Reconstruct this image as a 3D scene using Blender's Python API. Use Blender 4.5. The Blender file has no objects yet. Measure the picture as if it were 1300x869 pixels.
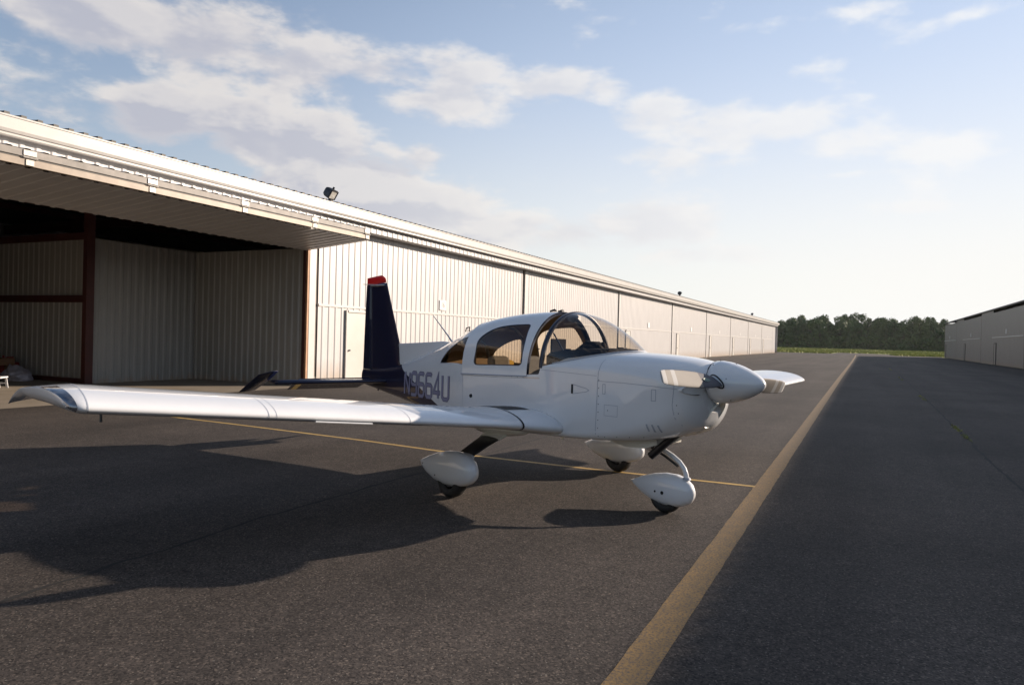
import bpy, bmesh, math, random
from mathutils import Vector, Matrix, noise
from mathutils.bvhtree import BVHTree

# ---------------------------------------------------------------- camera, sky, sun, exposure
S = bpy.context.scene
C = S.collection
R = math.radians
ROLL = 0.0258
CAMH = 1.604
cam_d = bpy.data.cameras.new('camera')
cam_d.lens = 929.5 / 1300 * 36
cam_d.sensor_width = 36
cam_d.clip_start = 0.1
cam_d.clip_end = 6000
cam = bpy.data.objects.new('camera', cam_d)
C.objects.link(cam)
cam.location = (0, 0, CAMH)
cam.rotation_euler = (Matrix.Rotation(R(90) - 6.53 / 929.5, 4, 'X') @ Matrix.Rotation(ROLL, 4, 'Z')).to_euler()
S.camera = cam

SUN_H = Vector((0.928, 0.372))          # horizontal direction towards the sun
SUN_E = R(16.9)
w = bpy.data.worlds.new('World')
S.world = w
w.use_nodes = True
S.view_settings.view_transform = 'Standard'
S.view_settings.look = 'None'
S.view_settings.exposure = 0.66
S.view_settings.gamma = 1
S.render.engine = 'CYCLES'
S.cycles.max_bounces = 8
S.cycles.transparent_max_bounces = 24
sun_d = bpy.data.lights.new('sun', 'SUN')
sun_d.energy = 5.0
sun_d.angle = R(0.53)
sun_d.color = (1.0, 0.84, 0.69)
sun = bpy.data.objects.new('sun', sun_d)
C.objects.link(sun)
sdir = Vector((SUN_H.x * math.cos(SUN_E), SUN_H.y * math.cos(SUN_E), math.sin(SUN_E))).normalized()
sun.rotation_euler = sdir.to_track_quat('Z', 'Y').to_euler()
sun.location = (30, 10, 30)


def pixdir(px, py):
    """direction of a point of the sky, from where it stands in the photograph"""
    c, s = math.cos(ROLL), math.sin(ROLL)
    dx, dy = px - 650, py - 434.5
    u, v = dx * c + dy * s, -dx * s + dy * c + 6.53
    return Vector((u / 929.5, 1, -v / 929.5)).normalized()


def build_sky():
    nt = w.node_tree
    N, L = nt.nodes, nt.links
    N.clear()
    out = N.new('ShaderNodeOutputWorld')
    bg = N.new('ShaderNodeBackground')
    bg.inputs[1].default_value = 0.08
    L.new(bg.outputs[0], out.inputs[0])
    sky = N.new('ShaderNodeTexSky')
    sky.sky_type = 'NISHITA'
    sky.sun_disc = False
    sky.sun_elevation = SUN_E
    sky.sun_rotation = math.atan2(SUN_H.x, SUN_H.y)
    sky.air_density = 1.0
    sky.dust_density = 0.9
    sky.ozone_density = 2.6
    tc = N.new('ShaderNodeTexCoord')
    G = tc.outputs['Generated']

    def math_(op, a, b=None, clamp=False):
        n = N.new('ShaderNodeMath')
        n.operation = op
        n.use_clamp = clamp
        for i, q in enumerate((a, b)):
            if q is None:
                continue
            if isinstance(q, (int, float)):
                n.inputs[i].default_value = q
            else:
                L.new(q, n.inputs[i])
        return n.outputs[0]

    def vmath(op, a, b):
        n = N.new('ShaderNodeVectorMath')
        n.operation = op
        for i, q in enumerate((a, b)):
            if isinstance(q, tuple):
                n.inputs[i].default_value = q
            else:
                L.new(q, n.inputs[i])
        return n

    def mapr(x, a, b, c=0.0, d=1.0, smooth=True):
        n = N.new('ShaderNodeMapRange')
        if smooth:
            n.interpolation_type = 'SMOOTHSTEP'
        L.new(x, n.inputs[0])
        for i, q in enumerate((a, b, c, d)):
            n.inputs[i + 1].default_value = q
        return n.outputs[0]

    def fbm(vec, scale, detail, rough=0.55, dist=0.0):
        n = N.new('ShaderNodeTexNoise')
        L.new(vec, n.inputs['Vector'])
        n.inputs['Scale'].default_value = scale
        n.inputs['Detail'].default_value = detail
        n.inputs['Roughness'].default_value = rough
        n.inputs['Distortion'].default_value = dist
        return n.outputs[0]
    stretch = vmath('MULTIPLY', G, (1.0, 1.0, 2.3)).outputs[0]
    n1 = fbm(stretch, 7.5, 9, 0.58, 0.1)
    off = vmath('ADD', stretch, (0.022, 0.008, 0.045)).outputs[0]
    n2 = fbm(off, 7.5, 4, 0.55, 0.1)
    nbig = fbm(stretch, 1.6, 3, 0.5)
    blobs = [  # x, y, rx, ry, strength
        (20, 5, 150, 34, .42), (120, 25, 130, 42, .54), (230, 50, 130, 52, .60), (340, 78, 120, 46, .58), (420, 60, 70, 30, .42),
        (260, 95, 90, 26, .46), (500, 100, 80, 30, .46), (590, 92, 60, 30, .56), (580, 128, 120, 26, .54), (692, 112, 90, 22, .56), (765, 112, 45, 13, .44),
        (195, 145, 55, 40, .66), (300, 150, 50, 26, .62), (120, 160, 70, 26, .44), (400, 195, 75, 50, .74), (335, 185, 60, 44, .60), (470, 228, 80, 46, .72),
        (420, 245, 140, 44, .66), (530, 265, 120, 38, .66), (630, 285, 120, 26, .52), (530, 205, 34, 28, .50),
        (850, 150, 60, 30, .52), (900, 165, 80, 36, .54), (990, 160, 60, 24, .50), (1070, 185, 60, 20, .48), (1180, 190, 70, 12, .40), (860, 200, 70, 22, .44),
        (700, 235, 70, 14, .42), (640, 245, 60, 12, .34), (820, 290, 120, 30, .48), (730, 300, 120, 28, .48), (900, 322, 110, 16, .40),
        (1085, 14, 50, 12, .44), (1025, 92, 34, 9, .38), (1225, 20, 34, 6, .30), (1290, 54, 34, 5, .30), (1172, 264, 28, 6, .36), (1070, 222, 60, 6, .32)]
    acc = None
    for bx, by, rx, ry, st in blobs:
        c = pixdir(bx, by)
        d = vmath('SUBTRACT', G, tuple(c)).outputs[0]
        d = vmath('MULTIPLY', d, (929.5 / rx, 929.5 / (rx + 40), 929.5 / ry)).outputs[0]
        q = vmath('DOT_PRODUCT', d, d).outputs['Value']
        e = math_('MULTIPLY', math_('POWER', 2.71828, math_('MULTIPLY', q, -0.8)), st)
        acc = e if acc is None else math_('MAXIMUM', acc, e)
    # elsewhere in the sky the same kind of scattered cloud goes on
    sep = N.new('ShaderNodeSeparateXYZ')
    L.new(G, sep.inputs[0])
    behind = mapr(sep.outputs[1], 0.80, 0.45, 0.0, 0.26)
    scat = math_('MULTIPLY', behind, mapr(nbig, 0.42, 0.62))
    acc = math_('ADD', acc, scat)
    dens = math_('ADD', acc, math_('MULTIPLY', math_('SUBTRACT', n1, 0.5), 1.7))
    mask = mapr(dens, 0.15, 0.50)
    up = mapr(sep.outputs[2], 0.0, 0.05)
    mask = math_('MULTIPLY', math_('MULTIPLY', mask, up), 0.80)
    # light side / shaded side of the clouds from the slope of the same noise towards the sun
    lit = mapr(math_('SUBTRACT', n1, n2), -0.10, 0.11)
    thick = mapr(dens, 0.28, 0.75)
    lit = math_('SUBTRACT', math_('ADD', math_('MULTIPLY', lit, 0.75), 0.30), math_('MULTIPLY', thick, 0.42), True)
    sundot = vmath('DOT_PRODUCT', G, tuple(sdir)).outputs['Value']
    near_sun = mapr(sundot, 0.05, 0.92)
    mixc = N.new('ShaderNodeMix')
    mixc.data_type = 'RGBA'
    L.new(lit, mixc.inputs[0])
    mixc.inputs[6].default_value = (4.3, 4.25, 4.75, 1)
    mixc.inputs[7].default_value = (7.0, 6.5, 6.05, 1)
    mixs = N.new('ShaderNodeMix')
    mixs.data_type = 'RGBA'
    L.new(near_sun, mixs.inputs[0])
    L.new(mixc.outputs[2], mixs.inputs[6])
    mixs.inputs[7].default_value = (7.6, 7.6, 7.6, 1)
    # thin veil that whitens the sky low down
    veil = N.new('ShaderNodeMix')
    veil.data_type = 'RGBA'
    vf = math_('MULTIPLY', mapr(sep.outputs[2], 0.72, 0.0, 0.0, 1.0, True), 0.66)
    vf = math_('ADD', math_('MULTIPLY', vf, 1.08), math_('MULTIPLY', near_sun, 0.34), True)
    vf = math_('MULTIPLY', vf, mapr(sundot, -0.35, 0.45, 0.42, 1.0))
    L.new(vf, veil.inputs[0])
    L.new(sky.outputs[0], veil.inputs[6])
    vc = N.new('ShaderNodeMix')
    vc.data_type = 'RGBA'
    L.new(mapr(sep.outputs[2], 0.42, 0.06), vc.inputs[0])
    vc.inputs[6].default_value = (5.6, 6.5, 8.2, 1)
    vc.inputs[7].default_value = (7.7, 7.65, 7.4, 1)
    L.new(vc.outputs[2], veil.inputs[7])
    fin = N.new('ShaderNodeMix')
    fin.data_type = 'RGBA'
    L.new(mask, fin.inputs[0])
    L.new(veil.outputs[2], fin.inputs[6])
    L.new(mixs.outputs[2], fin.inputs[7])
    L.new(fin.outputs[2], bg.inputs[0])


build_sky()
random.seed(7)

# ---------------------------------------------------------------- helpers


def new_mat(name, col, rough=0.5, metal=0.0, coat=0.0, spec=0.5):
    m = bpy.data.materials.new(name)
    m.use_nodes = True
    b = m.node_tree.nodes['Principled BSDF']
    b.inputs['Base Color'].default_value = (*col, 1)
    b.inputs['Roughness'].default_value = rough
    b.inputs['Metallic'].default_value = metal
    b.inputs['Coat Weight'].default_value = coat
    b.inputs['Coat Roughness'].default_value = 0.03
    b.inputs['Coat IOR'].default_value = 1.55
    b.inputs['Specular IOR Level'].default_value = spec
    return m


def nz(m, scale, detail=4, rough=0.6, coord='Object', vscale=(1, 1, 1)):
    nt = m.node_tree
    tc = nt.nodes.new('ShaderNodeTexCoord')
    mp = nt.nodes.new('ShaderNodeMapping')
    mp.inputs['Scale'].default_value = vscale
    n = nt.nodes.new('ShaderNodeTexNoise')
    n.inputs['Scale'].default_value = scale
    n.inputs['Detail'].default_value = detail
    n.inputs['Roughness'].default_value = rough
    nt.links.new(tc.outputs[coord], mp.inputs[0])
    nt.links.new(mp.outputs[0], n.inputs['Vector'])
    return n


def ramp(m, src, stops):
    nt = m.node_tree
    r = nt.nodes.new('ShaderNodeValToRGB')
    el = r.color_ramp.elements
    el[0].position, el[1].position = stops[0][0], stops[-1][0]
    el[0].color, el[1].color = (*stops[0][1][:3], 1), (*stops[-1][1][:3], 1)
    for p, c in stops[1:-1]:
        e = el.new(p)
        e.color = (*c[:3], 1)
    nt.links.new(src, r.inputs[0])
    return r


def link_col(m, out):
    m.node_tree.links.new(out, m.node_tree.nodes['Principled BSDF'].inputs['Base Color'])


def mixrgb(m, fac, a, b, blend='MIX'):
    nt = m.node_tree
    n = nt.nodes.new('ShaderNodeMix')
    n.data_type = 'RGBA'
    n.blend_type = blend
    for i, q in ((0, fac), (6, a), (7, b)):
        if isinstance(q, (int, float)):
            n.inputs[i].default_value = q
        elif isinstance(q, tuple):
            n.inputs[i].default_value = (*q, 1)
        else:
            nt.links.new(q, n.inputs[i])
    return n.outputs[2]


def bump(m, src, strength=0.3, dist=0.01):
    nt = m.node_tree
    b = nt.nodes.new('ShaderNodeBump')
    b.inputs['Strength'].default_value = strength
    b.inputs['Distance'].default_value = dist
    nt.links.new(src, b.inputs['Height'])
    nt.links.new(b.outputs[0], nt.nodes['Principled BSDF'].inputs['Normal'])


def noisy(name, c0, c1, scale=6, rough=0.6, metal=0.0, vscale=(1, 1, 1), bstr=0.0, bdist=0.004, coat=0.0, lo=.3, hi=.7):
    m = new_mat(name, c0, rough, metal, coat)
    n = nz(m, scale, 5, .6, 'Object', vscale)
    r = ramp(m, n.outputs[0], [(lo, c0), (hi, c1)])
    link_col(m, r.outputs[0])
    if bstr:
        bump(m, n.outputs[0], bstr, bdist)
    return m


def mesh_obj(name, verts, faces, mat, parent=None, smooth=False, mats=None, fm=None):
    me = bpy.data.meshes.new(name)
    me.from_pydata([tuple(v) for v in verts], [], faces)
    me.update()
    for m in (mats or [mat]):
        me.materials.append(m)
    if fm:
        for p, i in zip(me.polygons, fm):
            p.material_index = i
    if smooth:
        me.polygons.foreach_set('use_smooth', [True] * len(me.polygons))
    o = bpy.data.objects.new(name, me)
    C.objects.link(o)
    if parent:
        o.parent = parent
    return o


def bm_obj(name, bm, mat, parent=None, smooth=False, sharp=None):
    bmesh.ops.recalc_face_normals(bm, faces=bm.faces)
    me = bpy.data.meshes.new(name)
    bm.to_mesh(me)
    bm.free()
    me.materials.append(mat)
    if smooth:
        me.polygons.foreach_set('use_smooth', [True] * len(me.polygons))
        if sharp:
            me.set_sharp_from_angle(angle=R(sharp))
    o = bpy.data.objects.new(name, me)
    C.objects.link(o)
    if parent:
        o.parent = parent
    return o


def empty(name, loc=(0, 0, 0), rz=0.0):
    o = bpy.data.objects.new(name, None)
    o.empty_display_size = 0.3
    C.objects.link(o)
    o.location = loc
    o.rotation_euler = (0, 0, rz)
    return o


def tag(o, label=None, cat=None, group=None, kind=None):
    if label:
        o['label'] = label
    if cat:
        o['category'] = cat
    if group:
        o['group'] = group
    if kind:
        o['kind'] = kind
    return o


def add_box(bm, x0, x1, y0, y1, z0, z1, bev=0.0):
    vs = [bm.verts.new(p) for p in ((x0, y0, z0), (x1, y0, z0), (x1, y1, z0), (x0, y1, z0), (x0, y0, z1), (x1, y0, z1), (x1, y1, z1), (x0, y1, z1))]
    fs = [bm.faces.new([vs[i] for i in f]) for f in ((3, 2, 1, 0), (4, 5, 6, 7), (0, 1, 5, 4), (1, 2, 6, 5), (2, 3, 7, 6), (3, 0, 4, 7))]
    if bev:
        es = set(e for f in fs for e in f.edges)
        bmesh.ops.bevel(bm, geom=list(es), offset=bev, segments=2, affect='EDGES', profile=.5)


def box(name, x0, x1, y0, y1, z0, z1, mat, parent=None, bev=0.0):
    bm = bmesh.new()
    add_box(bm, x0, x1, y0, y1, z0, z1, bev)
    return bm_obj(name, bm, mat, parent)


def add_tube(bm, pts, radii, seg=12, flat=1.0, up=None):
    """tube through pts; flat<1 squashes it along its second axis"""
    pts = [Vector(p) for p in pts]
    if not isinstance(radii, (list, tuple)):
        radii = [radii] * len(pts)
    rings = []
    ref = Vector(up) if up else None
    for i, p in enumerate(pts):
        t = (pts[min(i + 1, len(pts) - 1)] - pts[max(i - 1, 0)]).normalized()
        if ref is None:
            ref = Vector((0, 0, 1)) if abs(t.z) < .9 else Vector((1, 0, 0))
        a = (ref - t * ref.dot(t)).normalized()
        b = t.cross(a)
        if not up:
            ref = a
        rings.append([bm.verts.new(p + a * math.cos(k * 2 * math.pi / seg) * radii[i] + b * math.sin(k * 2 * math.pi / seg) * radii[i] * flat) for k in range(seg)])
    for r0, r1 in zip(rings, rings[1:]):
        for k in range(seg):
            bm.faces.new((r0[k], r0[(k + 1) % seg], r1[(k + 1) % seg], r1[k]))
    bm.faces.new(rings[0][::-1])
    bm.faces.new(rings[-1])


def tube(name, pts, radii, mat, parent=None, seg=12, flat=1.0, up=None):
    bm = bmesh.new()
    add_tube(bm, pts, radii, seg, flat, up)
    return bm_obj(name, bm, mat, parent, True, 50)


def loft(name, rings, mat, parent=None, cap=(True, True), closed=True, smooth=True, sharp=None):
    """rings: lists of points of equal length"""
    n = len(rings[0])
    bm = bmesh.new()
    vr = [[bm.verts.new(p) for p in r] for r in rings]
    for a, b in zip(vr, vr[1:]):
        for k in range(n if closed else n - 1):
            k2 = (k + 1) % n
            bm.faces.new((a[k], a[k2], b[k2], b[k]))
    if closed and cap[0]:
        bm.faces.new(vr[0][::-1])
    if closed and cap[1]:
        bm.faces.new(vr[-1])
    bmesh.ops.remove_doubles(bm, verts=bm.verts, dist=1e-5)
    return bm_obj(name, bm, mat, parent, smooth, sharp)


def lerp_table(tab, x):
    """smooth (Catmull-Rom like) interpolation of rows (x, a, b, ...)"""
    if x <= tab[0][0]:
        return tab[0][1:]
    if x >= tab[-1][0]:
        return tab[-1][1:]
    for i in range(len(tab) - 1):
        if tab[i][0] <= x <= tab[i + 1][0]:
            break
    p1, p2 = tab[i], tab[i + 1]
    p0 = tab[i - 1] if i else p1
    p3 = tab[i + 2] if i + 2 < len(tab) else p2
    h = p2[0] - p1[0]
    t = (x - p1[0]) / h
    res = []
    for k in range(1, len(p1)):
        d1 = (p2[k] - p1[k]) / h
        d0 = (p1[k] - p0[k]) / (p1[0] - p0[0]) if i else d1
        d2 = (p3[k] - p2[k]) / (p3[0] - p2[0]) if i + 2 < len(tab) else d1
        m1 = 0 if d0 * d1 <= 0 else 2 * d0 * d1 / (d0 + d1)
        m2 = 0 if d1 * d2 <= 0 else 2 * d1 * d2 / (d1 + d2)
        a = p1[k] * (2 * t**3 - 3 * t**2 + 1) + m1 * h * (t**3 - 2 * t**2 + t) + p2[k] * (-2 * t**3 + 3 * t**2) + m2 * h * (t**3 - t**2)
        res.append(a)
    return res


# ---------------------------------------------------------------- materials
def asphalt_mat():
    m = new_mat('asphalt', (.06, .06, .06), .86, spec=.19)
    big = nz(m, .35, 5, .6)
    streak = nz(m, 1.0, 3, .55, 'Object', (.05, .8, 1))
    mid = nz(m, 6, 4, .6)
    fine = nz(m, 95, 3, .7)
    c = ramp(m, big.outputs[0], [(.3, (.047, .041, .037)), (.7, (.077, .066, .059))]).outputs[0]
    s = ramp(m, streak.outputs[0], [(.35, (.74, .74, .75)), (.65, (1.20, 1.18, 1.16))]).outputs[0]
    c = mixrgb(m, .8, c, s, 'MULTIPLY')
    s2 = ramp(m, mid.outputs[0], [(.3, (.82, .82, .82)), (.7, (1.14, 1.14, 1.14))]).outputs[0]
    c = mixrgb(m, .8, c, s2, 'MULTIPLY')
    vf_ = m.node_tree.nodes.new('ShaderNodeTexVoronoi')
    vf_.inputs['Scale'].default_value = 92
    m.node_tree.links.new(m.node_tree.nodes['Texture Coordinate'].outputs['Object'], vf_.inputs['Vector'])
    f2 = ramp(m, vf_.outputs['Color'], [(.05, (.22, .22, .23)), (.42, (.85, .85, .85)), (.75, (1.35, 1.31, 1.26)), (.97, (2.9, 2.75, 2.5))]).outputs[0]
    c = mixrgb(m, .85, c, f2, 'MULTIPLY')
    # pale stones in the aggregate
    nt = m.node_tree
    vo = nt.nodes.new('ShaderNodeTexVoronoi')
    vo.inputs['Scale'].default_value = 42
    tc = nt.nodes.new('ShaderNodeTexCoord')
    nt.links.new(tc.outputs['Object'], vo.inputs['Vector'])
    sp = ramp(m, vo.outputs['Distance'], [(.10, (1, 1, 1)), (.20, (0, 0, 0))])
    sel = ramp(m, vo.outputs['Color'], [(.62, (0, 0, 0)), (.70, (1, 1, 1))])
    k = mixrgb(m, 1.0, sp.outputs[0], sel.outputs[0], 'MULTIPLY')
    c = mixrgb(m, k, c, (.24, .22, .19))
    link_col(m, c)
    bump(m, fine.outputs[0], .5, .004)
    return m


def corr_mat(name, c0, c1, stain=(.33, .24, .16), zs=.45, rough=.42, metal=.0, vert=True):
    m = new_mat(name, c0, rough, metal)
    n = nz(m, 1.6, 5, .65, 'Object', (1, 1, .35))
    c = ramp(m, n.outputs[0], [(.3, c0), (.72, c1)]).outputs[0]
    nt = m.node_tree
    n2 = nz(m, 3.5, 5, .7, 'Object', (1.6, 1, .25))
    tc = nt.nodes.new('ShaderNodeTexCoord')
    sx = nt.nodes.new('ShaderNodeSeparateXYZ')
    nt.links.new(tc.outputs['Object'], sx.inputs[0])
    ad = nt.nodes.new('ShaderNodeMath')
    ad.operation = 'MULTIPLY_ADD'
    nt.links.new(n2.outputs[0], ad.inputs[0])
    ad.inputs[1].default_value = -1.1
    nt.links.new(sx.outputs[2], ad.inputs[2])
    st = ramp(m, ad.outputs[0], [(.0, (1, 1, 1)), (.5, (0, 0, 0))])
    mr = nt.nodes.new('ShaderNodeMapRange')
    nt.links.new(ad.outputs[0], mr.inputs[0])
    mr.inputs[1].default_value = -.62
    mr.inputs[2].default_value = zs - .55
    mr.inputs[3].default_value = .75
    mr.inputs[4].default_value = 0
    nt.nodes.remove(st)
    c = mixrgb(m, mr.outputs[0], c, stain)
    link_col(m, c)
    return m


M = {}
M['asphalt'] = asphalt_mat()
M['yellow'] = noisy('worn_yellow_paint', (.28, .17, .056), (.19, .122, .048), 9, .75, bstr=.3)
_n = nz(M['yellow'], 60, 3, .75)
_src = M['yellow'].node_tree.nodes['Principled BSDF'].inputs['Base Color'].links[0].from_socket
link_col(M['yellow'], mixrgb(M['yellow'], ramp(M['yellow'], _n.outputs[0], [(.42, (1, 1, 1)), (.52, (0, 0, 0))]).outputs[0], _src, (.10, .075, .055)))
M['yellow_thin'] = noisy('yellow_paint', (.50, .32, .09), (.34, .23, .08), 7, .7, bstr=.2)
M['crack'] = noisy('crack_fill', (.006, .006, .006), (.018, .017, .016), 30, .95)
M['grass'] = noisy('grass_ground', (.17, .20, .03), (.27, .28, .05), .35, .9)
M['blade'] = noisy('grass_blades', (.18, .20, .04), (.34, .33, .08), .5, .8)
M['concrete'] = noisy('concrete', (.21, .175, .13), (.27, .225, .175), 1.5, .8, bstr=.2)
M['wall'] = corr_mat('painted_steel_sheet', (.46, .447, .44), (.52, .505, .497), zs=.8)
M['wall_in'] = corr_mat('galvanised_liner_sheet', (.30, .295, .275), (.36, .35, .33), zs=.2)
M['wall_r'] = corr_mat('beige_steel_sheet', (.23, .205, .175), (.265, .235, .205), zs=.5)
M['trim'] = noisy('white_trim', (.56, .545, .52), (.51, .49, .46), 2.0, .38)
M['gutter'] = noisy('gutter_white', (.41, .395, .375), (.35, .335, .31), 2.5, .4)
M['roof'] = noisy('weathered_roof_sheet', (.20, .19, .18), (.28, .265, .25), 2.0, .5, .35)
M['roofcap'] = noisy('dark_closure_strip', (.09, .085, .075), (.14, .13, .12), 9, .7)
M['redsteel'] = noisy('red_primer_steel', (.050, .011, .009), (.075, .017, .012), 3, .6)
M['rust'] = noisy('rusty_edge_angle', (.34, .17, .09), (.45, .25, .13), 5, .6)
M['galv'] = noisy('galvanised_beam', (.15, .135, .12), (.25, .225, .20), 5.0, .55, .0)
M['tanbeam'] = noisy('stained_beam', (.17, .13, .095), (.26, .205, .15), 5.0, .45, .05)
M['chrome'] = noisy('bright_zinc', (.28, .26, .23), (.46, .43, .39), 30, .35, .2)
M['gap'] = noisy('dark_gap', (.09, .075, .065), (.14, .115, .10), 4, .8)
M['black'] = noisy('black_rubber', (.012, .012, .013), (.022, .022, .022), 20, .55)
M['blackpaint'] = noisy('black_fibreglass', (.008, .008, .009), (.014, .014, .015), 6, .35)
M['doorwhite'] = noisy('walk_door_paint', (.54, .52, .485), (.50, .465, .42), 1.2, .4)
M['plate'] = noisy('number_plate_white', (.66, .65, .64), (.62, .61, .60), 3, .5)
M['platetext'] = noisy('number_grey', (.22, .21, .20), (.26, .25, .24), 3, .6)
M['lampbody'] = noisy('lamp_bronze', (.025, .025, .028), (.05, .05, .055), 12, .4, .3)
M['lampglass'] = noisy('lamp_reflector', (.70, .68, .62), (.8, .78, .72), 12, .12, .5)
M['bark'] = noisy('bark', (.06, .045, .032), (.10, .08, .06), 8, .9)
M['paperwhite'] = noisy('white_plastic', (.75, .75, .76), (.68, .68, .7), 5, .5)
M['sheet'] = noisy('grey_dust_sheet', (.42, .40, .47), (.50, .48, .54), 5, .8, bstr=.4)
M['wood'] = noisy('brown_wood', (.16, .085, .045), (.22, .12, .06), 4, .6, vscale=(1, 6, 6))
M['redcan'] = noisy('dark_red_plastic', (.25, .02, .02), (.3, .035, .03), 4, .45)


def leaf_mat(name, a, b):
    m = new_mat(name, a, .7, spec=.3)
    nt = m.node_tree
    oi = nt.nodes.new('ShaderNodeObjectInfo')
    g = nt.nodes.new('ShaderNodeNewGeometry')
    n = nz(m, .35, 4, .6)
    c = ramp(m, n.outputs[0], [(.3, a), (.7, b)]).outputs[0]
    r = ramp(m, oi.outputs['Random'], [(0, (.75, .85, .8)), (1, (1.25, 1.12, 1.0))]).outputs[0]
    c = mixrgb(m, 1.0, c, r, 'MULTIPLY')
    r2 = ramp(m, g.outputs['Random Per Island'], [(0, (.7, .75, .7)), (1, (1.3, 1.25, 1.2))]).outputs[0]
    c = mixrgb(m, 1.0, c, r2, 'MULTIPLY')
    link_col(m, c)
    return m


M['leaf'] = leaf_mat('leaves', (.045, .092, .030), (.095, .150, .050))


def white_paint(name, col=(.78, .795, .81), dirt=.0):
    m = new_mat(name, col, .45, coat=1.0, spec=.25)
    n = nz(m, 2.2, 4, .6)
    k = tuple(q * .955 for q in col)
    c = ramp(m, n.outputs[0], [(.35, col), (.7, k)]).outputs[0]
    link_col(m, c)
    wv = nz(m, 2.6, 2, .4)
    nt = m.node_tree
    b = nt.nodes.new('ShaderNodeBump')
    b.inputs['Strength'].default_value = .12
    b.inputs['Distance'].default_value = .02
    nt.links.new(wv.outputs[0], b.inputs['Height'])
    p = nt.nodes['Principled BSDF']
    nt.links.new(b.outputs[0], p.inputs['Normal'])
    nt.links.new(b.outputs[0], p.inputs['Coat Normal'])
    return m


WHITE = (.78, .795, .81)
NAVY = (.005, .008, .036)
M['white'] = white_paint('aircraft_white_gloss')
M['cream'] = white_paint('aircraft_underside_white', (.74, .73, .66))


def fuselage_mat():
    """white with the navy tail that ends in a slanting line (a two-colour paint scheme)"""
    m = white_paint('aircraft_white_and_navy')
    nt = m.node_tree
    p = nt.nodes['Principled BSDF']
    src = p.inputs['Base Color'].links[0].from_socket
    tc = nt.nodes.new('ShaderNodeTexCoord')
    s = nt.nodes.new('ShaderNodeSeparateXYZ')
    nt.links.new(tc.outputs['Object'], s.inputs[0])
    # x + 1.96 z + curvature
    a = nt.nodes.new('ShaderNodeMath')
    a.operation = 'MULTIPLY_ADD'
    nt.links.new(s.outputs[2], a.inputs[0])
    a.inputs[1].default_value = 3.07
    nt.links.new(s.outputs[0], a.inputs[2])
    b = nt.nodes.new('ShaderNodeMath')
    b.operation = 'LESS_THAN'
    nt.links.new(a.outputs[0], b.inputs[0])
    b.inputs[1].default_value = 0.83
    nt.links.new(mixrgb(m, b.outputs[0], src, NAVY), p.inputs['Base Color'])
    return m


M['fus'] = fuselage_mat()
M['navy'] = new_mat('navy_gloss', NAVY, .5, coat=.9, spec=.1)
M['red'] = new_mat('red_gloss', (.78, .012, .015), .4, coat=.5, spec=.2)
M['numink'] = noisy('registration_purple_grey', (.25, .25, .37), (.27, .27, .39), 4, .4)
M['numedge'] = noisy('registration_edge', (.05, .05, .12), (.06, .06, .13), 4, .4)
M['seam'] = noisy('panel_gap', (.36, .39, .45), (.42, .45, .51), 12, .6)
M['rivet'] = noisy('fastener_steel', (.08, .085, .10), (.14, .14, .15), 20, .4, .5)
M['cavity'] = noisy('dark_cavity', (.012, .013, .016), (.02, .02, .022), 10, .8)
M['lining'] = noisy('beige_cabin_lining', (.20, .135, .075), (.26, .18, .10), 3, .8)
M['seat'] = noisy('grey_seat_cloth', (.12, .115, .11), (.17, .16, .15), 8, .9, bstr=.3)
M['yellowcloth'] = noisy('yellow_cloth', (.55, .36, .03), (.5, .3, .03), 8, .8)
M['glare'] = noisy('black_glareshield', (.006, .007, .012), (.012, .013, .02), 5, .7)
M['metal'] = noisy('satin_metal', (.55, .55, .56), (.62, .62, .62), 5, .28, .9)
M['paper'] = noisy('panel_metal_knob', (.6, .58, .5), (.7, .68, .6), 5, .4)
M['tyre'] = noisy('tyre_rubber', (.014, .014, .014), (.024, .023, .022), 25, .7, bstr=.2)
M['frame'] = noisy('dark_blue_frame', (.020, .026, .050), (.035, .042, .07), 6, .3, .2)


M['glare'].node_tree.nodes['Principled BSDF'].inputs['Specular IOR Level'].default_value = .08


def blade_mat():
    """satin grey prop blade with two pale bands near each tip"""
    m = new_mat('prop_blade_paint', (.45, .43, .40), .62, .0, spec=.15)
    nt = m.node_tree
    tc = nt.nodes.new('ShaderNodeTexCoord')
    s = nt.nodes.new('ShaderNodeSeparateXYZ')
    nt.links.new(tc.outputs['Object'], s.inputs[0])
    ab = nt.nodes.new('ShaderNodeMath')
    ab.operation = 'ABSOLUTE'
    nt.links.new(s.outputs[1], ab.inputs[0])
    r = ramp(m, ab.outputs[0], [(0, (.12, .12, .135)), (.42, (.27, .25, .225)), (.755, (.42, .42, .42)), (.81, (.27, .25, .225)), (.885, (.44, .44, .44))])  # darker inner part: shading of the metal painted into the colour
    r.color_ramp.interpolation = 'CONSTANT'
    n = nz(m, 9, 4, .6)
    c = mixrgb(m, .5, r.outputs[0], ramp(m, n.outputs[0], [(.3, (.9, .9, .9)), (.7, (1.08, 1.06, 1.04))]).outputs[0], 'MULTIPLY')
    link_col(m, c)
    return m


M['blade_paint'] = blade_mat()


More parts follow.
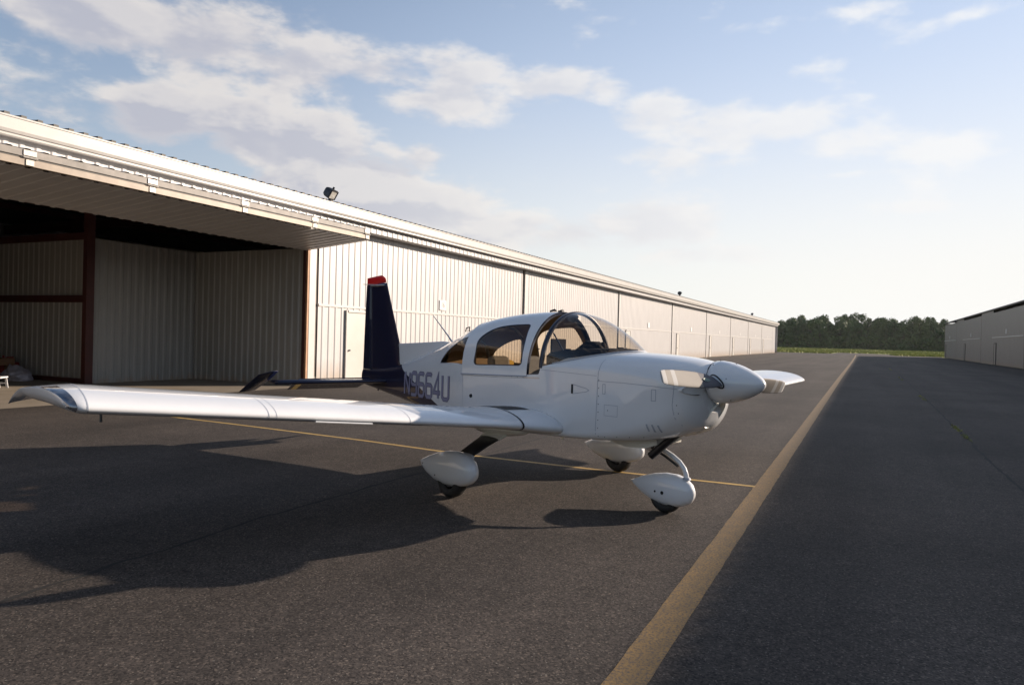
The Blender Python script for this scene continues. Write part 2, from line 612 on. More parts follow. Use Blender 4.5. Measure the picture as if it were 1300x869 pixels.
def glass_mat(name, tint, refl=1.0):
    m = bpy.data.materials.new(name)
    m.use_nodes = True
    nt = m.node_tree
    nt.nodes.clear()
    o = nt.nodes.new('ShaderNodeOutputMaterial')
    t = nt.nodes.new('ShaderNodeBsdfTransparent')
    t.inputs[0].default_value = (*tint, 1)
    g = nt.nodes.new('ShaderNodeBsdfGlossy')
    g.inputs['Roughness'].default_value = .02
    g.inputs[0].default_value = (.95, .95, .95, 1)
    n = nt.nodes.new('ShaderNodeTexNoise')
    n.inputs['Scale'].default_value = 2.0
    b = nt.nodes.new('ShaderNodeBump')
    b.inputs['Strength'].default_value = .08
    b.inputs['Distance'].default_value = .02
    tc = nt.nodes.new('ShaderNodeTexCoord')
    nt.links.new(tc.outputs['Object'], n.inputs['Vector'])
    nt.links.new(n.outputs[0], b.inputs['Height'])
    nt.links.new(b.outputs[0], g.inputs['Normal'])
    lw = nt.nodes.new('ShaderNodeLayerWeight')
    pw = nt.nodes.new('ShaderNodeMath')
    pw.operation = 'POWER'
    pw.inputs[1].default_value = 4.5
    nt.links.new(lw.outputs['Facing'], pw.inputs[0])
    f = nt.nodes.new('ShaderNodeMath')
    f.operation = 'MULTIPLY_ADD'
    f.inputs[1].default_value = .90
    f.inputs[2].default_value = .055
    nt.links.new(pw.outputs[0], f.inputs[0])
    mu = nt.nodes.new('ShaderNodeMath')
    mu.operation = 'MULTIPLY'
    mu.inputs[1].default_value = refl
    mx = nt.nodes.new('ShaderNodeMixShader')
    nt.links.new(f.outputs[0], mu.inputs[0])
    nt.links.new(mu.outputs[0], mx.inputs[0])
    nt.links.new(t.outputs[0], mx.inputs[1])
    nt.links.new(g.outputs[0], mx.inputs[2])
    nt.links.new(mx.outputs[0], o.inputs[0])
    return m


M['glass'] = glass_mat('windshield_acrylic', (.84, .79, .72))
M['tint'] = glass_mat('bronze_tinted_acrylic', (.80, .72, .61))
M['lens'] = glass_mat('clear_lens', (.75, .82, .9), 2.0)

# ---------------------------------------------------------------- the airfield frame: x along the taxiway, y to its left
TA = 0.4491
RZ = math.pi / 2 - TA


def field(name):
    return empty(name, (0, 0, 0), RZ)


def place(o):
    o.rotation_euler = (0, 0, RZ)
    return o


def sheet(name, poly, z, mat, kind='structure', parent=None):
    o = mesh_obj(name, [(x, y, z) for x, y in poly], [tuple(range(len(poly)))], mat)
    place(o)
    if kind:
        o['kind'] = kind
    return o


sheet('ground', [(-1500, -2500), (3500, -2500), (3500, 2500), (-1500, 2500)], -0.03, M['grass'])
sheet('apron', [(-60, -12.40), (155, -12.40), (155, -5.2), (178, -4.4), (186, 4), (182, 5.6), (161, 5.9), (158, 16.5), (145, 30), (145, 60), (150, 60), (150, 14.72), (-60, 14.72)][:9] + [(143.6, 30), (143.6, 14.72), (-60, 14.72)], 0.0, M['asphalt'])
sheet('hangar_floor', [(-14, 14.72), (143.0, 14.72), (143.0, 30.0), (-14, 30.0)], 0.0, M['concrete'])


def ribbon(name, pts, wid, z, mat, parent=None, kind='structure', jit=0.0, seg=.25):
    """flat strip along pts, with slightly uneven edges"""
    P = []
    for (a, b) in zip(pts, pts[1:]):
        n = max(1, int(math.dist(a, b) / seg))
        n = min(n, 260)
        for i in range(n):
            t = i / n
            P.append((a[0] + (b[0] - a[0]) * t, a[1] + (b[1] - a[1]) * t))
    P.append(pts[-1])
    vs, fs = [], []
    for i, p in enumerate(P):
        q0 = P[max(i - 1, 0)]
        q1 = P[min(i + 1, len(P) - 1)]
        d = Vector((q1[0] - q0[0], q1[1] - q0[1])).normalized()
        n = Vector((-d.y, d.x))
        a = wid / 2 + random.uniform(-jit, jit)
        b = wid / 2 + random.uniform(-jit, jit)
        vs += [(p[0] + n.x * a, p[1] + n.y * a, z), (p[0] - n.x * b, p[1] - n.y * b, z)]
        if i:
            k = 2 * i
            fs.append((k - 2, k - 1, k + 1, k))
    o = mesh_obj(name, vs, fs, mat, parent)
    place(o)
    if kind:
        o['kind'] = kind
    return o


ribbon('taxiway_centre_line', [(-12, 0.97), (3.3, 0.97), (40, 1.08), (80, 1.14), (126, 1.30), (150, 1.5), (163, 1.1)], .19, .002, M['yellow'], jit=.004, seg=.12)
ribbon('parking_line', [(8.60, 1.07), (8.60, 3.0), (8.66, 4.8), (8.93, 6.7), (9.2, 9.6), (9.35, 11.9), (9.5, 14.4)], .085, .0025, M['yellow_thin'], jit=.003, seg=.2)


def crack(pts, wid):
    P = [pts[0]]
    for a, b in zip(pts, pts[1:]):
        n = max(2, int(math.dist(a, b) / .09))
        n = min(n, 500)
        for i in range(1, n + 1):
            t = i / n
            x, y = a[0] + (b[0] - a[0]) * t, a[1] + (b[1] - a[1]) * t
            P.append((x, y + .05 * (noise.noise((x * .7, 3, 0)) + .6 * noise.noise((x * 3.1, 9, 0)) + .35 * noise.noise((x * 11, 5, 0)))))
    vs, fs = [], []
    for i, p in enumerate(P):
        wv = wid * (.35 + 1.1 * abs(noise.noise((p[0] * 2.2, p[1], 7))))
        vs += [(p[0], p[1] + wv, .0015), (p[0], p[1] - wv, .0015)]
        if i:
            fs.append((2 * i - 2, 2 * i - 1, 2 * i + 1, 2 * i))
    o = mesh_obj('pavement_crack', vs, fs, M['crack'])
    place(o)
    o['kind'] = 'structure'


crack([(1.6, 4.40), (2.2, 4.45), (4.8, 4.62), (8.2, 4.62), (14, 4.66), (30, 4.6)], .028)
crack([(7.0, -1.72), (12, -1.66), (30, -1.8), (60, -1.9), (110, -1.9)], .030)
crack([(16.5, 5.4), (18.5, 6.0), (24.5, 6.1)], .006)

# a few weeds in the right-hand crack
bm = bmesh.new()
for cx in (15.6, 16.9, 17.4, 26, 27.5, 41, 44, 58, 61):
    for k in range(70):
        x, y = cx + random.gauss(0, .30), -1.70 + random.gauss(0, .03)
        h = random.uniform(.01, .045)
        a = random.uniform(0, 6.28)
        dx, dy = math.cos(a) * .02, math.sin(a) * .02
        v = [bm.verts.new(q) for q in ((x - dy * .3, y + dx * .3, 0), (x + dy * .3, y - dx * .3, 0), (x + dx * 1.6, y + dy * 1.6, h))]
        bm.faces.new(v)
weeds = place(bm_obj('crack_weeds', bm, M['blade']))
tag(weeds, 'small green weeds growing in the long crack right of the taxiway line', 'weeds', kind='stuff')

# rough grass tufts beyond the pavement
bm = bmesh.new()
for k in range(26000):
    if k % 3:
        x, y = 158 + 245 * random.random() ** 1.6, random.uniform(-70, 60)
    else:
        x, y = random.uniform(156, 200), random.uniform(-40, 40)
    if x < 188 and -4.8 < y < 6.4:
        continue
    if x < 162 and -5 < y < 17:
        continue
    h = random.uniform(.10, .32)
    a = random.uniform(0, 3.14)
    dx, dy = math.cos(a) * .25, math.sin(a) * .25
    v = [bm.verts.new(q) for q in ((x - dx, y - dy, -.03), (x + dx, y + dy, -.03), (x + dx * .6 + .1, y + dy * .6, h), (x - dx * .7, y - dy * .7, h * .8))]
    bm.faces.new(v)
gr = place(bm_obj('field_grass', bm, M['blade']))
tag(gr, 'rough sunlit green grass between the pavement end and the woods', 'grass', kind='stuff')

# ---------------------------------------------------------------- corrugated sheet


def add_corr(bm, a0, a1, P, z0, z1, pitch=.305, depth=.018, flip=1, rib=.070, flank=.036):
    """vertical sheet between a0 and a1; P(a, d, z) gives the point, d = how far it stands proud"""
    prof = []
    a = a0
    while a < a1 - 1e-4:
        for da, d in ((0, 0), (pitch - rib - 2 * flank, 0), (pitch - rib - flank, depth), (pitch - flank, depth)):
            if a + da < a1:
                prof.append((a + da, d))
        a += pitch
    prof.append((a1, 0))
    lo = [bm.verts.new(P(q, d * flip, z0)) for q, d in prof]
    hi = [bm.verts.new(P(q, d * flip, z1)) for q, d in prof]
    for i in range(len(prof) - 1):
        bm.faces.new((lo[i], lo[i + 1], hi[i + 1], hi[i]))


def corr(name, a0, a1, P, z0, z1, mat, parent, **k):
    bm = bmesh.new()
    add_corr(bm, a0, a1, P, z0, z1, **k)
    return bm_obj(name, bm, mat, parent)


def digit_text(name, txt, size, mat, parent, loc, rot, sx=1.0, ext=.002):
    cu = bpy.data.curves.new(name, 'FONT')
    cu.body = txt
    cu.size = size
    cu.extrude = ext
    cu.align_x = 'CENTER'
    cu.align_y = 'CENTER'
    t = bpy.data.objects.new(name + '_tmp', cu)
    C.objects.link(t)
    dg = bpy.context.evaluated_depsgraph_get()
    me = bpy.data.meshes.new_from_object(t.evaluated_get(dg))
    bpy.data.objects.remove(t)
    me.materials.clear()
    me.materials.append(mat)
    o = bpy.data.objects.new(name, me)
    C.objects.link(o)
    o.parent = parent
    o.location = loc
    o.rotation_euler = rot
    o.scale = (sx, 1, 1)
    return o


# ---------------------------------------------------------------- left hangar row
NW = 15.0           # door plane
HB = 5.24           # fascia bottom etc.
hl = field('hangar')
tag(hl, 'long white corrugated steel hangar row with one bifold door standing open', 'hangar')
T0, T1 = -13.4, 143.2
BAY = 15.2
cols = [17.0 + BAY * k for k in range(-2, 9)]     # -13.4 ... 138.6
OPEN = 1.8          # the open bay starts here, ends at 17.0


def PD(N0):
    return lambda a, d, z: (a, N0 - d, z)


lower0 = None
door_meshes = {}
for k, t in enumerate(cols[:-1]):
    if abs(t - OPEN) < .05:
        continue
    a0, a1 = t + .48, t + BAY - .10
    first = not door_meshes
    if first:
        d = empty('bifold_door', (a0, 0, 0))
        d.parent = hl
        L_ = a1 - a0
        up = corr('upper_leaf', 0, L_, PD(NW), 2.47, 4.92, M['wall'], d)
        lo = corr('lower_leaf', 0, L_, PD(NW), .05, 2.41, M['wall'], d)
        rail = box('middle_rail', 0, L_, NW - .035, NW + .03, 2.405, 2.475, M['trim'], d)
        wd = box('walk_door', 1.36, 2.32, NW - .055, NW - .03, .06, 2.27, M['doorwhite'], d, .006)
        bmf = bmesh.new()
        add_box(bmf, 1.29, 1.36, NW - .075, NW - .028, .05, 2.34)
        add_box(bmf, 2.32, 2.39, NW - .075, NW - .028, .05, 2.34)
        add_box(bmf, 1.36, 2.32, NW - .095, NW - .028, 2.27, 2.34)
        wf = bm_obj('walk_door_frame', bmf, M['trim'], d)
        pl = box('number_plate', 6.98, 7.46, NW - .05, NW - .033, 2.60, 2.98, M['plate'], d)
        hd = tube('door_knob', [(1.46, NW - .05, 1.05), (1.46, NW - .11, 1.05)], [.028, .032], M['rivet'], d, 8)
        door_meshes = [up, lo, rail, wd, wf, pl, hd]
    else:
        d = empty('bifold_door', (a0, 0, 0))
        d.parent = hl
        for q in door_meshes:
            c = q.copy()
            C.objects.link(c)
            c.parent = d
    if abs(t - 17.0) < .1:
        d['label'] = 'closed bifold door numbered 16 behind the aircraft tail'
        dt = digit_text('door_number', '16', .33, M['platetext'], d, (7.22, NW - .053, 2.79), (R(90), 0, 0), .82)

# posts between the doors
for k, t in enumerate(cols):
    if abs(t - OPEN) < .05 or abs(t - 17.0) < .05:
        continue
    box('door_post', t - .08, t + .46 if t < 138 else t + .02, NW + .06, NW + .26, 0, 4.95, M['gap'], hl)
    box('post_trim', t + .20, t + .46, NW - .02, NW + .058, 0, 4.9, M['trim'], hl)
# jambs of the open bay
for t, s in ((17.0, 1), (1.8, -1)):
    x = t

    def bx_(n, a, b, *r):
        a, b = x + s * a, x + s * b
        return box(n, min(a, b), max(a, b), *r)
    bx_('jamb_angle', -.06, .02, NW - .05, NW + .02, 0, 4.88, M['rust'], hl)
    bx_('jamb_column', -.10, .02, NW + .025, NW + .10, 0, 4.9, M['redsteel'], hl)
    bx_('jamb_trim', .022, .30, NW - .06, NW + .05, 0, 4.9, M['trim'], hl)
    bx_('jamb_recess', .302, .478, NW + .03, NW + .12, 0, 4.9, M['gap'], hl)
    bx_('wall_bracket', .31, .40, NW - .03, NW + .028, .10, .26, M['galv'], hl)
# end wall piece
corr('wall', 138.62, T1, PD(NW - .02), .02, 5.2, M['wall'], hl)
M['insul__'] = noisy('eave_closure_steel', (.20, .19, .18), (.25, .24, .22), 2, .8)
# fascia: corrugated strip, its soffit, then gutter
corr('fascia', T0, T1 + .2, PD(14.56), 4.88, 5.48, M['wall'], hl)
box('fascia_soffit', T0, T1 + .2, 14.57, 15.35, 4.88, 4.92, M['trim'], hl)
box('eave_closure', T0, T1 + .2, 14.575, 14.60, 5.10, 5.488, M['insul__'], hl)  # added with the taller fascia to stop sun leaking over the gutter
# gutter profile (y, z)
gp = [(14.54, 5.12), (14.50, 5.095), (14.40, 5.09), (14.38, 5.115), (14.385, 5.155), (14.355, 5.165), (14.34, 5.22), (14.34, 5.435), (14.325, 5.445), (14.325, 5.475), (14.36, 5.475), (14.37, 5.30), (14.54, 5.30)]
rg = [[(x, y, z) for y, z in gp] for x in (T0 - .1, T1 + .4)]
loft('gutter', rg, M['gutter'], hl, smooth=False)
# roof: corrugated, rising away from the gutter then falling


def roof(name, a0, a1, y0, yr, y1, z0, zr, mat, parent, pitch=.305, depth=.045):
    bm = bmesh.new()
    prof = []
    a = a0
    while a < a1:
        for da, d in ((0, 0), (pitch - .10, 0), (pitch - .08, depth), (pitch - .02, depth)):
            prof.append((a + da, d))
        a += pitch
    rows = []
    for y, z in ((y0, z0), (yr, zr), (y1, z0)):
        rows.append([bm.verts.new((q, y, z + d)) for q, d in prof])
    for r0, r1 in zip(rows, rows[1:]):
        for i in range(len(prof) - 1):
            bm.faces.new((r0[i], r0[i + 1], r1[i + 1], r1[i]))
    return bm_obj(name, bm, mat, parent)


roof('roof', T0 - .1, T1 + .3, 14.38, 22.5, 30.6, 5.49, 6.30, M['roof'], hl)
# dark foam closures in the ribs at the eave
bm = bmesh.new()
a = T0 - .1
while a < T1:
    add_box(bm, a + .205, a + .305, 14.37, 14.46, 5.482, 5.532)
    a += .305
cl = bm_obj('rib_closures', bm, M['roofcap'], hl)
cl['kind'] = 'stuff'
corr('wall', T0, T1, lambda a, d, z: (a, 30.3 + d, z), 0, 5.55, M['wall'], hl)
corr('wall', 14.6, 30.3, lambda a, d, z: (T1 + .02 + d, a, z), 0, 5.55, M['wall'], hl)
corr('wall', 14.6, 30.3, lambda a, d, z: (T0 - d, a, z), 0, 5.55, M['wall'], hl)
for t in (T1 + .02, T0):
    mesh_obj('gable', [(t, 14.6, 5.5), (t, 30.3, 5.5), (t, 22.5, 6.33)], [(0, 1, 2)], M['wall'], hl)
box('corner_trim', T1 - .02, T1 + .07, NW - .09, NW + .0, 0, 5.22, M['trim'], hl)
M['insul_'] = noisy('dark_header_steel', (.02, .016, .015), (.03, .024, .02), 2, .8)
# interior of the open bay (a tee shaped bay)
Zp = 4.08
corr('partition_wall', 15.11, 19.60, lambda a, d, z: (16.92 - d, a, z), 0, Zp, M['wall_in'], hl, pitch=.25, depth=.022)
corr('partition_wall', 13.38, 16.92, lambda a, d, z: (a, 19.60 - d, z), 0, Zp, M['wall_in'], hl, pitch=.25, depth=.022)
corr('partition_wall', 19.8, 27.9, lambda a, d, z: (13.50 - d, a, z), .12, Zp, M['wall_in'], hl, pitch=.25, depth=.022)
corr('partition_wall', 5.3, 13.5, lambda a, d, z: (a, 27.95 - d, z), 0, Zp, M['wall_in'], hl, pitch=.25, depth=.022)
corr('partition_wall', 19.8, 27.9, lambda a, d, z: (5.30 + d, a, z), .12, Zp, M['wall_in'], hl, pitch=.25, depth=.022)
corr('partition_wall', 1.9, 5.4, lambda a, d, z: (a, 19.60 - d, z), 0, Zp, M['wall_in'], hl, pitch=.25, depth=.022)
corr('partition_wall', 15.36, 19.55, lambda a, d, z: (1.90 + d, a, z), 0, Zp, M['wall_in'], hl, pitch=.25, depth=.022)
for t in (13.14, 5.42):
    box('steel_column', t, t + .23, 19.45, 19.62, 0, 5.5, M['redsteel'], hl)
box('wall_girt', 13.38, 13.46, 19.8, 27.9, 2.28, 2.48, M['redsteel'], hl)
box('wall_girt', 13.38, 13.46, 19.8, 27.9, Zp - .02, Zp + .18, M['redsteel'], hl)
box('base_angle', 13.36, 13.46, 19.8, 27.9, .0, .12, M['redsteel'], hl)
for y in (18.0, 20.6, 23.2, 25.8):
    box('roof_purlin', T0 + .2, T1 - .2, y, y + .08, 5.45, 5.62, M['redsteel'], hl)
for t in (1.8, 17.0, 9.4):
    box('roof_rafter', t, t + .18, 15.4, 30.2, 5.10, 5.42, M['redsteel'], hl)
box('header_beam', OPEN, 17.0, NW + .10, NW + .14, 4.06, 4.96, M['insul_'], hl)  # added dark panel, blocks sun leaking in above the folded door
# dark sheet under the roof; the ceiling's shade is put into its colour
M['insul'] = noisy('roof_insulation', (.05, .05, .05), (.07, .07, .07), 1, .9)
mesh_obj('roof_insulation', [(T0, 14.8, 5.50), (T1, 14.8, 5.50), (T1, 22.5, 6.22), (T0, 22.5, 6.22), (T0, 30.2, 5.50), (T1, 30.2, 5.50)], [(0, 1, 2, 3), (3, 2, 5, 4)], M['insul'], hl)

# the raised bifold door
fd = empty('raised_bifold_door', (0, 0, 0))
fd.parent = hl
fd['label'] = 'open bifold door folded out over the bay opening'
A0, A1 = 2.1, 16.93
NF = 12.72


def slope_corr(name, y0, z0, y1, z1, mat, parent, depth=-.028, th=True):
    bm = bmesh.new()
    prof = []
    a = A0
    while a < A1 - .03:
        for da, d in ((0, 0), (.186, 0), (.208, depth * .55), (.283, depth * .55)):
            if a + da < A1:
                prof.append((a + da, d))
        a += .305
    prof.append((A1, 0))
    for off in (0,):
        l0 = [bm.verts.new((q, y0, z0 + d + off)) for q, d in prof]
        l1 = [bm.verts.new((q, y1, z1 + d + off)) for q, d in prof]
        for i in range(len(prof) - 1):
            bm.faces.new((l0[i], l0[i + 1], l1[i + 1], l1[i]))
    return bm_obj(name, bm, mat, parent)


slope_corr('lower_leaf', NF + .02, 4.245, 14.98, 4.02, M['wall'], fd)
slope_corr('upper_leaf', NF + .02, 4.545, 14.86, 4.86, M['wall'], fd, depth=.028)
# leaf frames: channel beams along the outer edge, with the black seal between
box('outer_beam', A0, A1, NF, NF + .07, 4.41, 4.535, M['galv'], fd, .008)
box('outer_beam', A0, A1, NF, NF + .07, 4.26, 4.385, M['tanbeam'], fd, .008)
box('rubber_seal', A0, A1, NF + .02, NF + .06, 4.386, 4.409, M['black'], fd)
box('inner_beam', A0, A1, 14.90, 15.105, 4.035, 4.16, M['redsteel'], fd)  # inner edge beam, widened backwards to shut out a slit of sun
for t in (A0, A1 - .06):
    for (y0, z0, y1, z1) in ((NF + .07, 4.26, 14.95, 4.03), (NF + .07, 4.42, 14.86, 4.74)):
        mesh_obj('end_beam', [(t, y0, z0), (t, y1, z1), (t, y1, z1 + .11), (t, y0, z0 + .11), (t + .06, y0, z0), (t + .06, y1, z1), (t + .06, y1, z1 + .11), (t + .06, y0, z0 + .11)],
                 [(0, 1, 2, 3), (7, 6, 5, 4), (0, 4, 5, 1), (3, 2, 6, 7), (1, 5, 6, 2), (0, 3, 7, 4)], M['tanbeam'], fd)
for t in (2.7, 5.2, 7.55, 9.9, 12.29, 14.63, 16.80):
    bm = bmesh.new()
    add_box(bm, t - .11, t + .11, NF - .016, NF - .001, 4.43, 4.525, .004)
    add_box(bm, t - .07, t + .07, NF - .016, NF - .001, 4.27, 4.37, .004)
    add_tube(bm, [(t - .12, NF - .02, 4.398), (t + .12, NF - .02, 4.398)], .018, 8)
    bm_obj('hinge', bm, M['chrome'], fd)

# floodlights on the roof edge
HR = Matrix.Rotation(RZ, 3, 'Z')


def hpos(t, n, z):
    return HR @ Vector((t, n, z))


fl = empty('floodlight', hpos(17.45, 14.62, 5.53), RZ)
tag(fl, 'bronze floodlight on the left hangar roof edge, nearest of three, above the open door', 'floodlight', 'floodlights along the hangar roof edge')
box('mounting_plate', -.22, .20, -.02, .22, -.01, .02, M['lampbody'], fl)
tube('conduit', [(-.42, .05, .01), (-.22, .05, .03), (-.1, .02, .06)], .022, M['lampbody'], fl, 8)
tube('bracket', [(0, .02, .0), (0, .02, .13)], .03, M['galv'], fl, 8)
# housing: rounded back, tilted down towards the apron
hs = []
for (d, hw, hh) in ((-.16, .05, .06), (-.13, .13, .12), (-.06, .17, .15), (.10, .19, .155), (.13, .20, .165)):
    ring = []
    for k in range(24):
        a = 2 * math.pi * k / 24
        ca, sa = math.cos(a), math.sin(a)
        ring.append((hw * math.copysign(abs(ca) ** .5, ca), -d, hh * math.copysign(abs(sa) ** .5, sa)))
    hs.append(ring)
rot = Matrix.Rotation(R(32), 4, 'X')
rz_ = Matrix.Rotation(R(8), 4, 'Z')
HM = Matrix.Translation((0.0, 0, .27)) @ rz_ @ rot
hs = [[HM @ Vector(p) for p in r] for r in hs]
ho = loft('housing', hs, M['lampbody'], fl, sharp=35)
gl = [[HM @ Vector((x, -.134, z)) for x, z in ((-.15, -.115), (.15, -.115), (.15, .115), (-.15, .115))]]
mesh_obj('lens', [*gl[0]], [(0, 1, 2, 3)], M['lampglass'], fl)
bm = bmesh.new()
add_box(bm, -.17, .17, -.150, -.128, .118, .138)
add_box(bm, -.17, .17, -.150, -.128, -.138, -.118)
add_box(bm, -.178, -.152, -.150, -.128, -.138, .138)
add_box(bm, .152, .178, -.150, -.128, -.138, .138)
bm.transform(HM)
bm_obj('visor_frame', bm, M['lampbody'], fl)
tube('photocell', [HM @ Vector((0.02, -.02, .15)), HM @ Vector((0.02, -.02, .215))], [.035, .028], M['lampbody'], fl, 10)


def copy_tree(o, parent=None):
    c = o.copy()
    C.objects.link(c)
    if parent:
        c.parent = parent
    for ch in [q for q in C.objects if q.parent == o]:
        copy_tree(ch, c)
    return c


for t, l in ((63.6, 'bronze floodlight on the left hangar roof edge, second of three, beyond the cockpit'),
             (109.0, 'bronze floodlight on the left hangar roof edge, farthest of three, near the far end')):
    c = copy_tree(fl)
    c.location = hpos(t, 14.62, 5.53)
    c['label'] = l

# red and navy sign edge at the far end
sg = empty('end_sign', hpos(T1 + .35, NW + .3, 0), RZ)
tag(sg, 'narrow red and navy board at the far corner of the left hangar', 'sign')
box('navy_panel', 0, .05, -.25, .25, .9, 2.3, M['navy'], sg)
box('red_panel', 0, .05, -.25, .25, 2.3, 3.0, M['red'], sg)

# things in the open bay
st = empty('step_stool', hpos(10.88, 19.42, 0), RZ)
st.rotation_euler = (0, 0, RZ + .7)
st.scale = (.82, .82, .85)
tag(st, 'small white two legged step stool on the hangar floor at the left edge', 'stool')
box('top_step', -.30, .26, -.17, .17, .31, .35, M['paperwhite'], st, .01)
for sx, l in ((1, .24), (-1, -.28)):
    bm = bmesh.new()
    for sy in (-.13, .09):
        vs = [(l, sy, .31), (l + sx * .0, sy + .05, .31), (l + sx * .10, sy + .055, 0), (l + sx * .10, sy - .01, 0)]
        a = [bm.verts.new(v) for v in vs]
        b = [bm.verts.new((v[0] + .03, v[1], v[2])) for v in vs]
        bm.faces.new(a)
        bm.faces.new(b[::-1])
        for i in range(4):
            bm.faces.new((a[i], a[(i + 1) % 4], b[(i + 1) % 4], b[i]))
    add_box(bm, l + sx * .05, l + sx * .05 + .03, -.12, .13, .12, .16)
    bm_obj('leg', bm, M['paperwhite'], st)

bm = bmesh.new()
bmesh.ops.create_icosphere(bm, subdivisions=4, radius=1)
for v in bm.verts:
    n = noise.noise(v.co * 2.2 + Vector((4, 0, 0))) * .25 + noise.noise(v.co * 5) * .12
    v.co = v.co * (1 + n)
    v.co.x *= .80
    v.co.y *= .42
    v.co.z = max(-.02, v.co.z * .26 * (1 + .7 * (v.co.x > .2)) + .12)
tarp = bm_obj('dust_sheet', bm, M['sheet'], None, True)
tarp.scale = (.85, .85, .78)
tarp.location = hpos(12.9, 22.1, 0)
tarp.rotation_euler = (0, 0, RZ + 1.2)
tag(tarp, 'crumpled pale grey cloth lying on the dark hangar floor', 'dust sheet')

bn = empty('workbench', hpos(12.4, 24.6, 0), RZ)
tag(bn, 'low brown wooden bench against the inner wall of the open hangar', 'bench')
box('bench_top', -.4, .6, -2.2, 1.6, .42, .62, M['wood'], bn, .01)
for yy in (-2.05, 1.4):
    for xx in (-.35, .45):
        box('leg', xx, xx + .1, yy, yy + .1, 0, .42, M['wood'], bn)
wb = box('storage_box', -.2, .2, -.35, .35, 0, .30, M['paperwhite'], None, .02)
wb.location = hpos(11.9, 23.4, 0)
wb.rotation_euler = (0, 0, RZ)
tag(wb, 'pale plastic box on the floor under the wooden bench', 'box')
bm = bmesh.new()
add_box(bm, -.22, .22, -.16, .16, 0, .42, .03)
add_box(bm, -.05, .16, -.04, .04, .42, .56, .015)
add_tube(bm, [(-.14, 0, .42), (-.14, 0, .50), (-.22, 0, .58)], .03, 8)
can = bm_obj('fuel_can', bm, M['redcan'])
can.location = hpos(13.1, 22.9, .0)
can.rotation_euler = (0, 0, RZ + .5)
can.scale = (1.15, 1.15, 1.15)
tag(can, 'dark red fuel can behind the crumpled cloth in the hangar', 'fuel can')

# ---------------------------------------------------------------- right hangar row
hr = field('hangar')
tag(hr, 'long beige corrugated steel hangar row standing in shade on the right', 'hangar')
RN = -12.4
RT0, RT1 = -40.0, 146.0
PR = lambda N0: (lambda a, d, z: (a, N0 + d, z))
doors_r = [76.2 + 26.2 * k for k in range(-4, 3)]
prev = RT0
rmesh = None
DW = 17.4
for a in doors_r:
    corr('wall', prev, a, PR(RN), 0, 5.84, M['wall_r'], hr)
    prev = min(a + DW, RT1)
    d = empty('bifold_door', (a, 0, 0))
    d.parent = hr
    W_ = prev - a
    if rmesh is None or W_ < DW - .1:
        full = W_ > DW - .1
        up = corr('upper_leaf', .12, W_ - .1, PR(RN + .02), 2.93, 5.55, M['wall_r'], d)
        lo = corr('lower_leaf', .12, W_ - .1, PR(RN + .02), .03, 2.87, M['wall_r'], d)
        ra = box('middle_rail', .12, W_ - .1, RN, RN + .10, 2.86, 2.94, M['trim'], d)
        po = box('edge_gap', .0, .12, RN - .05, RN + .02, 0, 5.6, M['gap'], d)
        wd_off = W_ - 2.6 if full else W_ - 1.9
        wd = box('walk_door', wd_off, wd_off + .96, RN + .03, RN + .075, .05, 2.22, M['wall_r'], d)
        bmf = bmesh.new()
        add_box(bmf, wd_off - .16, wd_off, RN + .02, RN + .10, .03, 2.32)
        add_box(bmf, wd_off + .96, wd_off + 1.03, RN + .02, RN + .10, .03, 2.32)
        add_box(bmf, wd_off, wd_off + .96, RN + .02, RN + .10, 2.22, 2.32)
        wf = bm_obj('walk_door_frame', bmf, M['gap'], d)
        pl = box('number_plate', W_ / 2 - .1, W_ / 2 + .4, RN + .05, RN + .075, 3.2, 3.65, M['plate'], d)
        if full:
            rmesh = [up, lo, ra, po, wd, wf, pl]
    else:
        for q in rmesh:
            c = q.copy()
            C.objects.link(c)
            c.parent = d
if prev < RT1:
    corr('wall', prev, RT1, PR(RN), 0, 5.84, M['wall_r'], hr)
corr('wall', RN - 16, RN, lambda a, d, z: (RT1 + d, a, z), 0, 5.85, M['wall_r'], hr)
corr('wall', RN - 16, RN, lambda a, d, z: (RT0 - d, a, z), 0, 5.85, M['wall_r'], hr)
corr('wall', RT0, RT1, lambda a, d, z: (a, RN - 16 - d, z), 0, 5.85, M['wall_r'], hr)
roof('roof', RT0 - .2, RT1 + .1, RN + .15, RN - 8, RN - 16.2, 5.93, 6.55, M['roof'], hr)
for t in (RT1, RT0):
    mesh_obj('gable', [(t, RN, 5.8), (t, RN - 16, 5.8), (t, RN - 8, 6.5)], [(0, 1, 2)], M['wall_r'], hr)
box('eave_trim', RT0 - .2, RT1 + .25, RN + .0, RN + .14, 5.83, 5.925, M['roofcap'], hr)
fr = copy_tree(fl)
fr.location = hpos(127.5, RN + .30, 5.45)
fr.rotation_euler = (0, 0, RZ + math.pi)
fr['label'] = 'small dark floodlight under the eave of the right hangar'
del fr['group']

# ---------------------------------------------------------------- the woods beyond the field


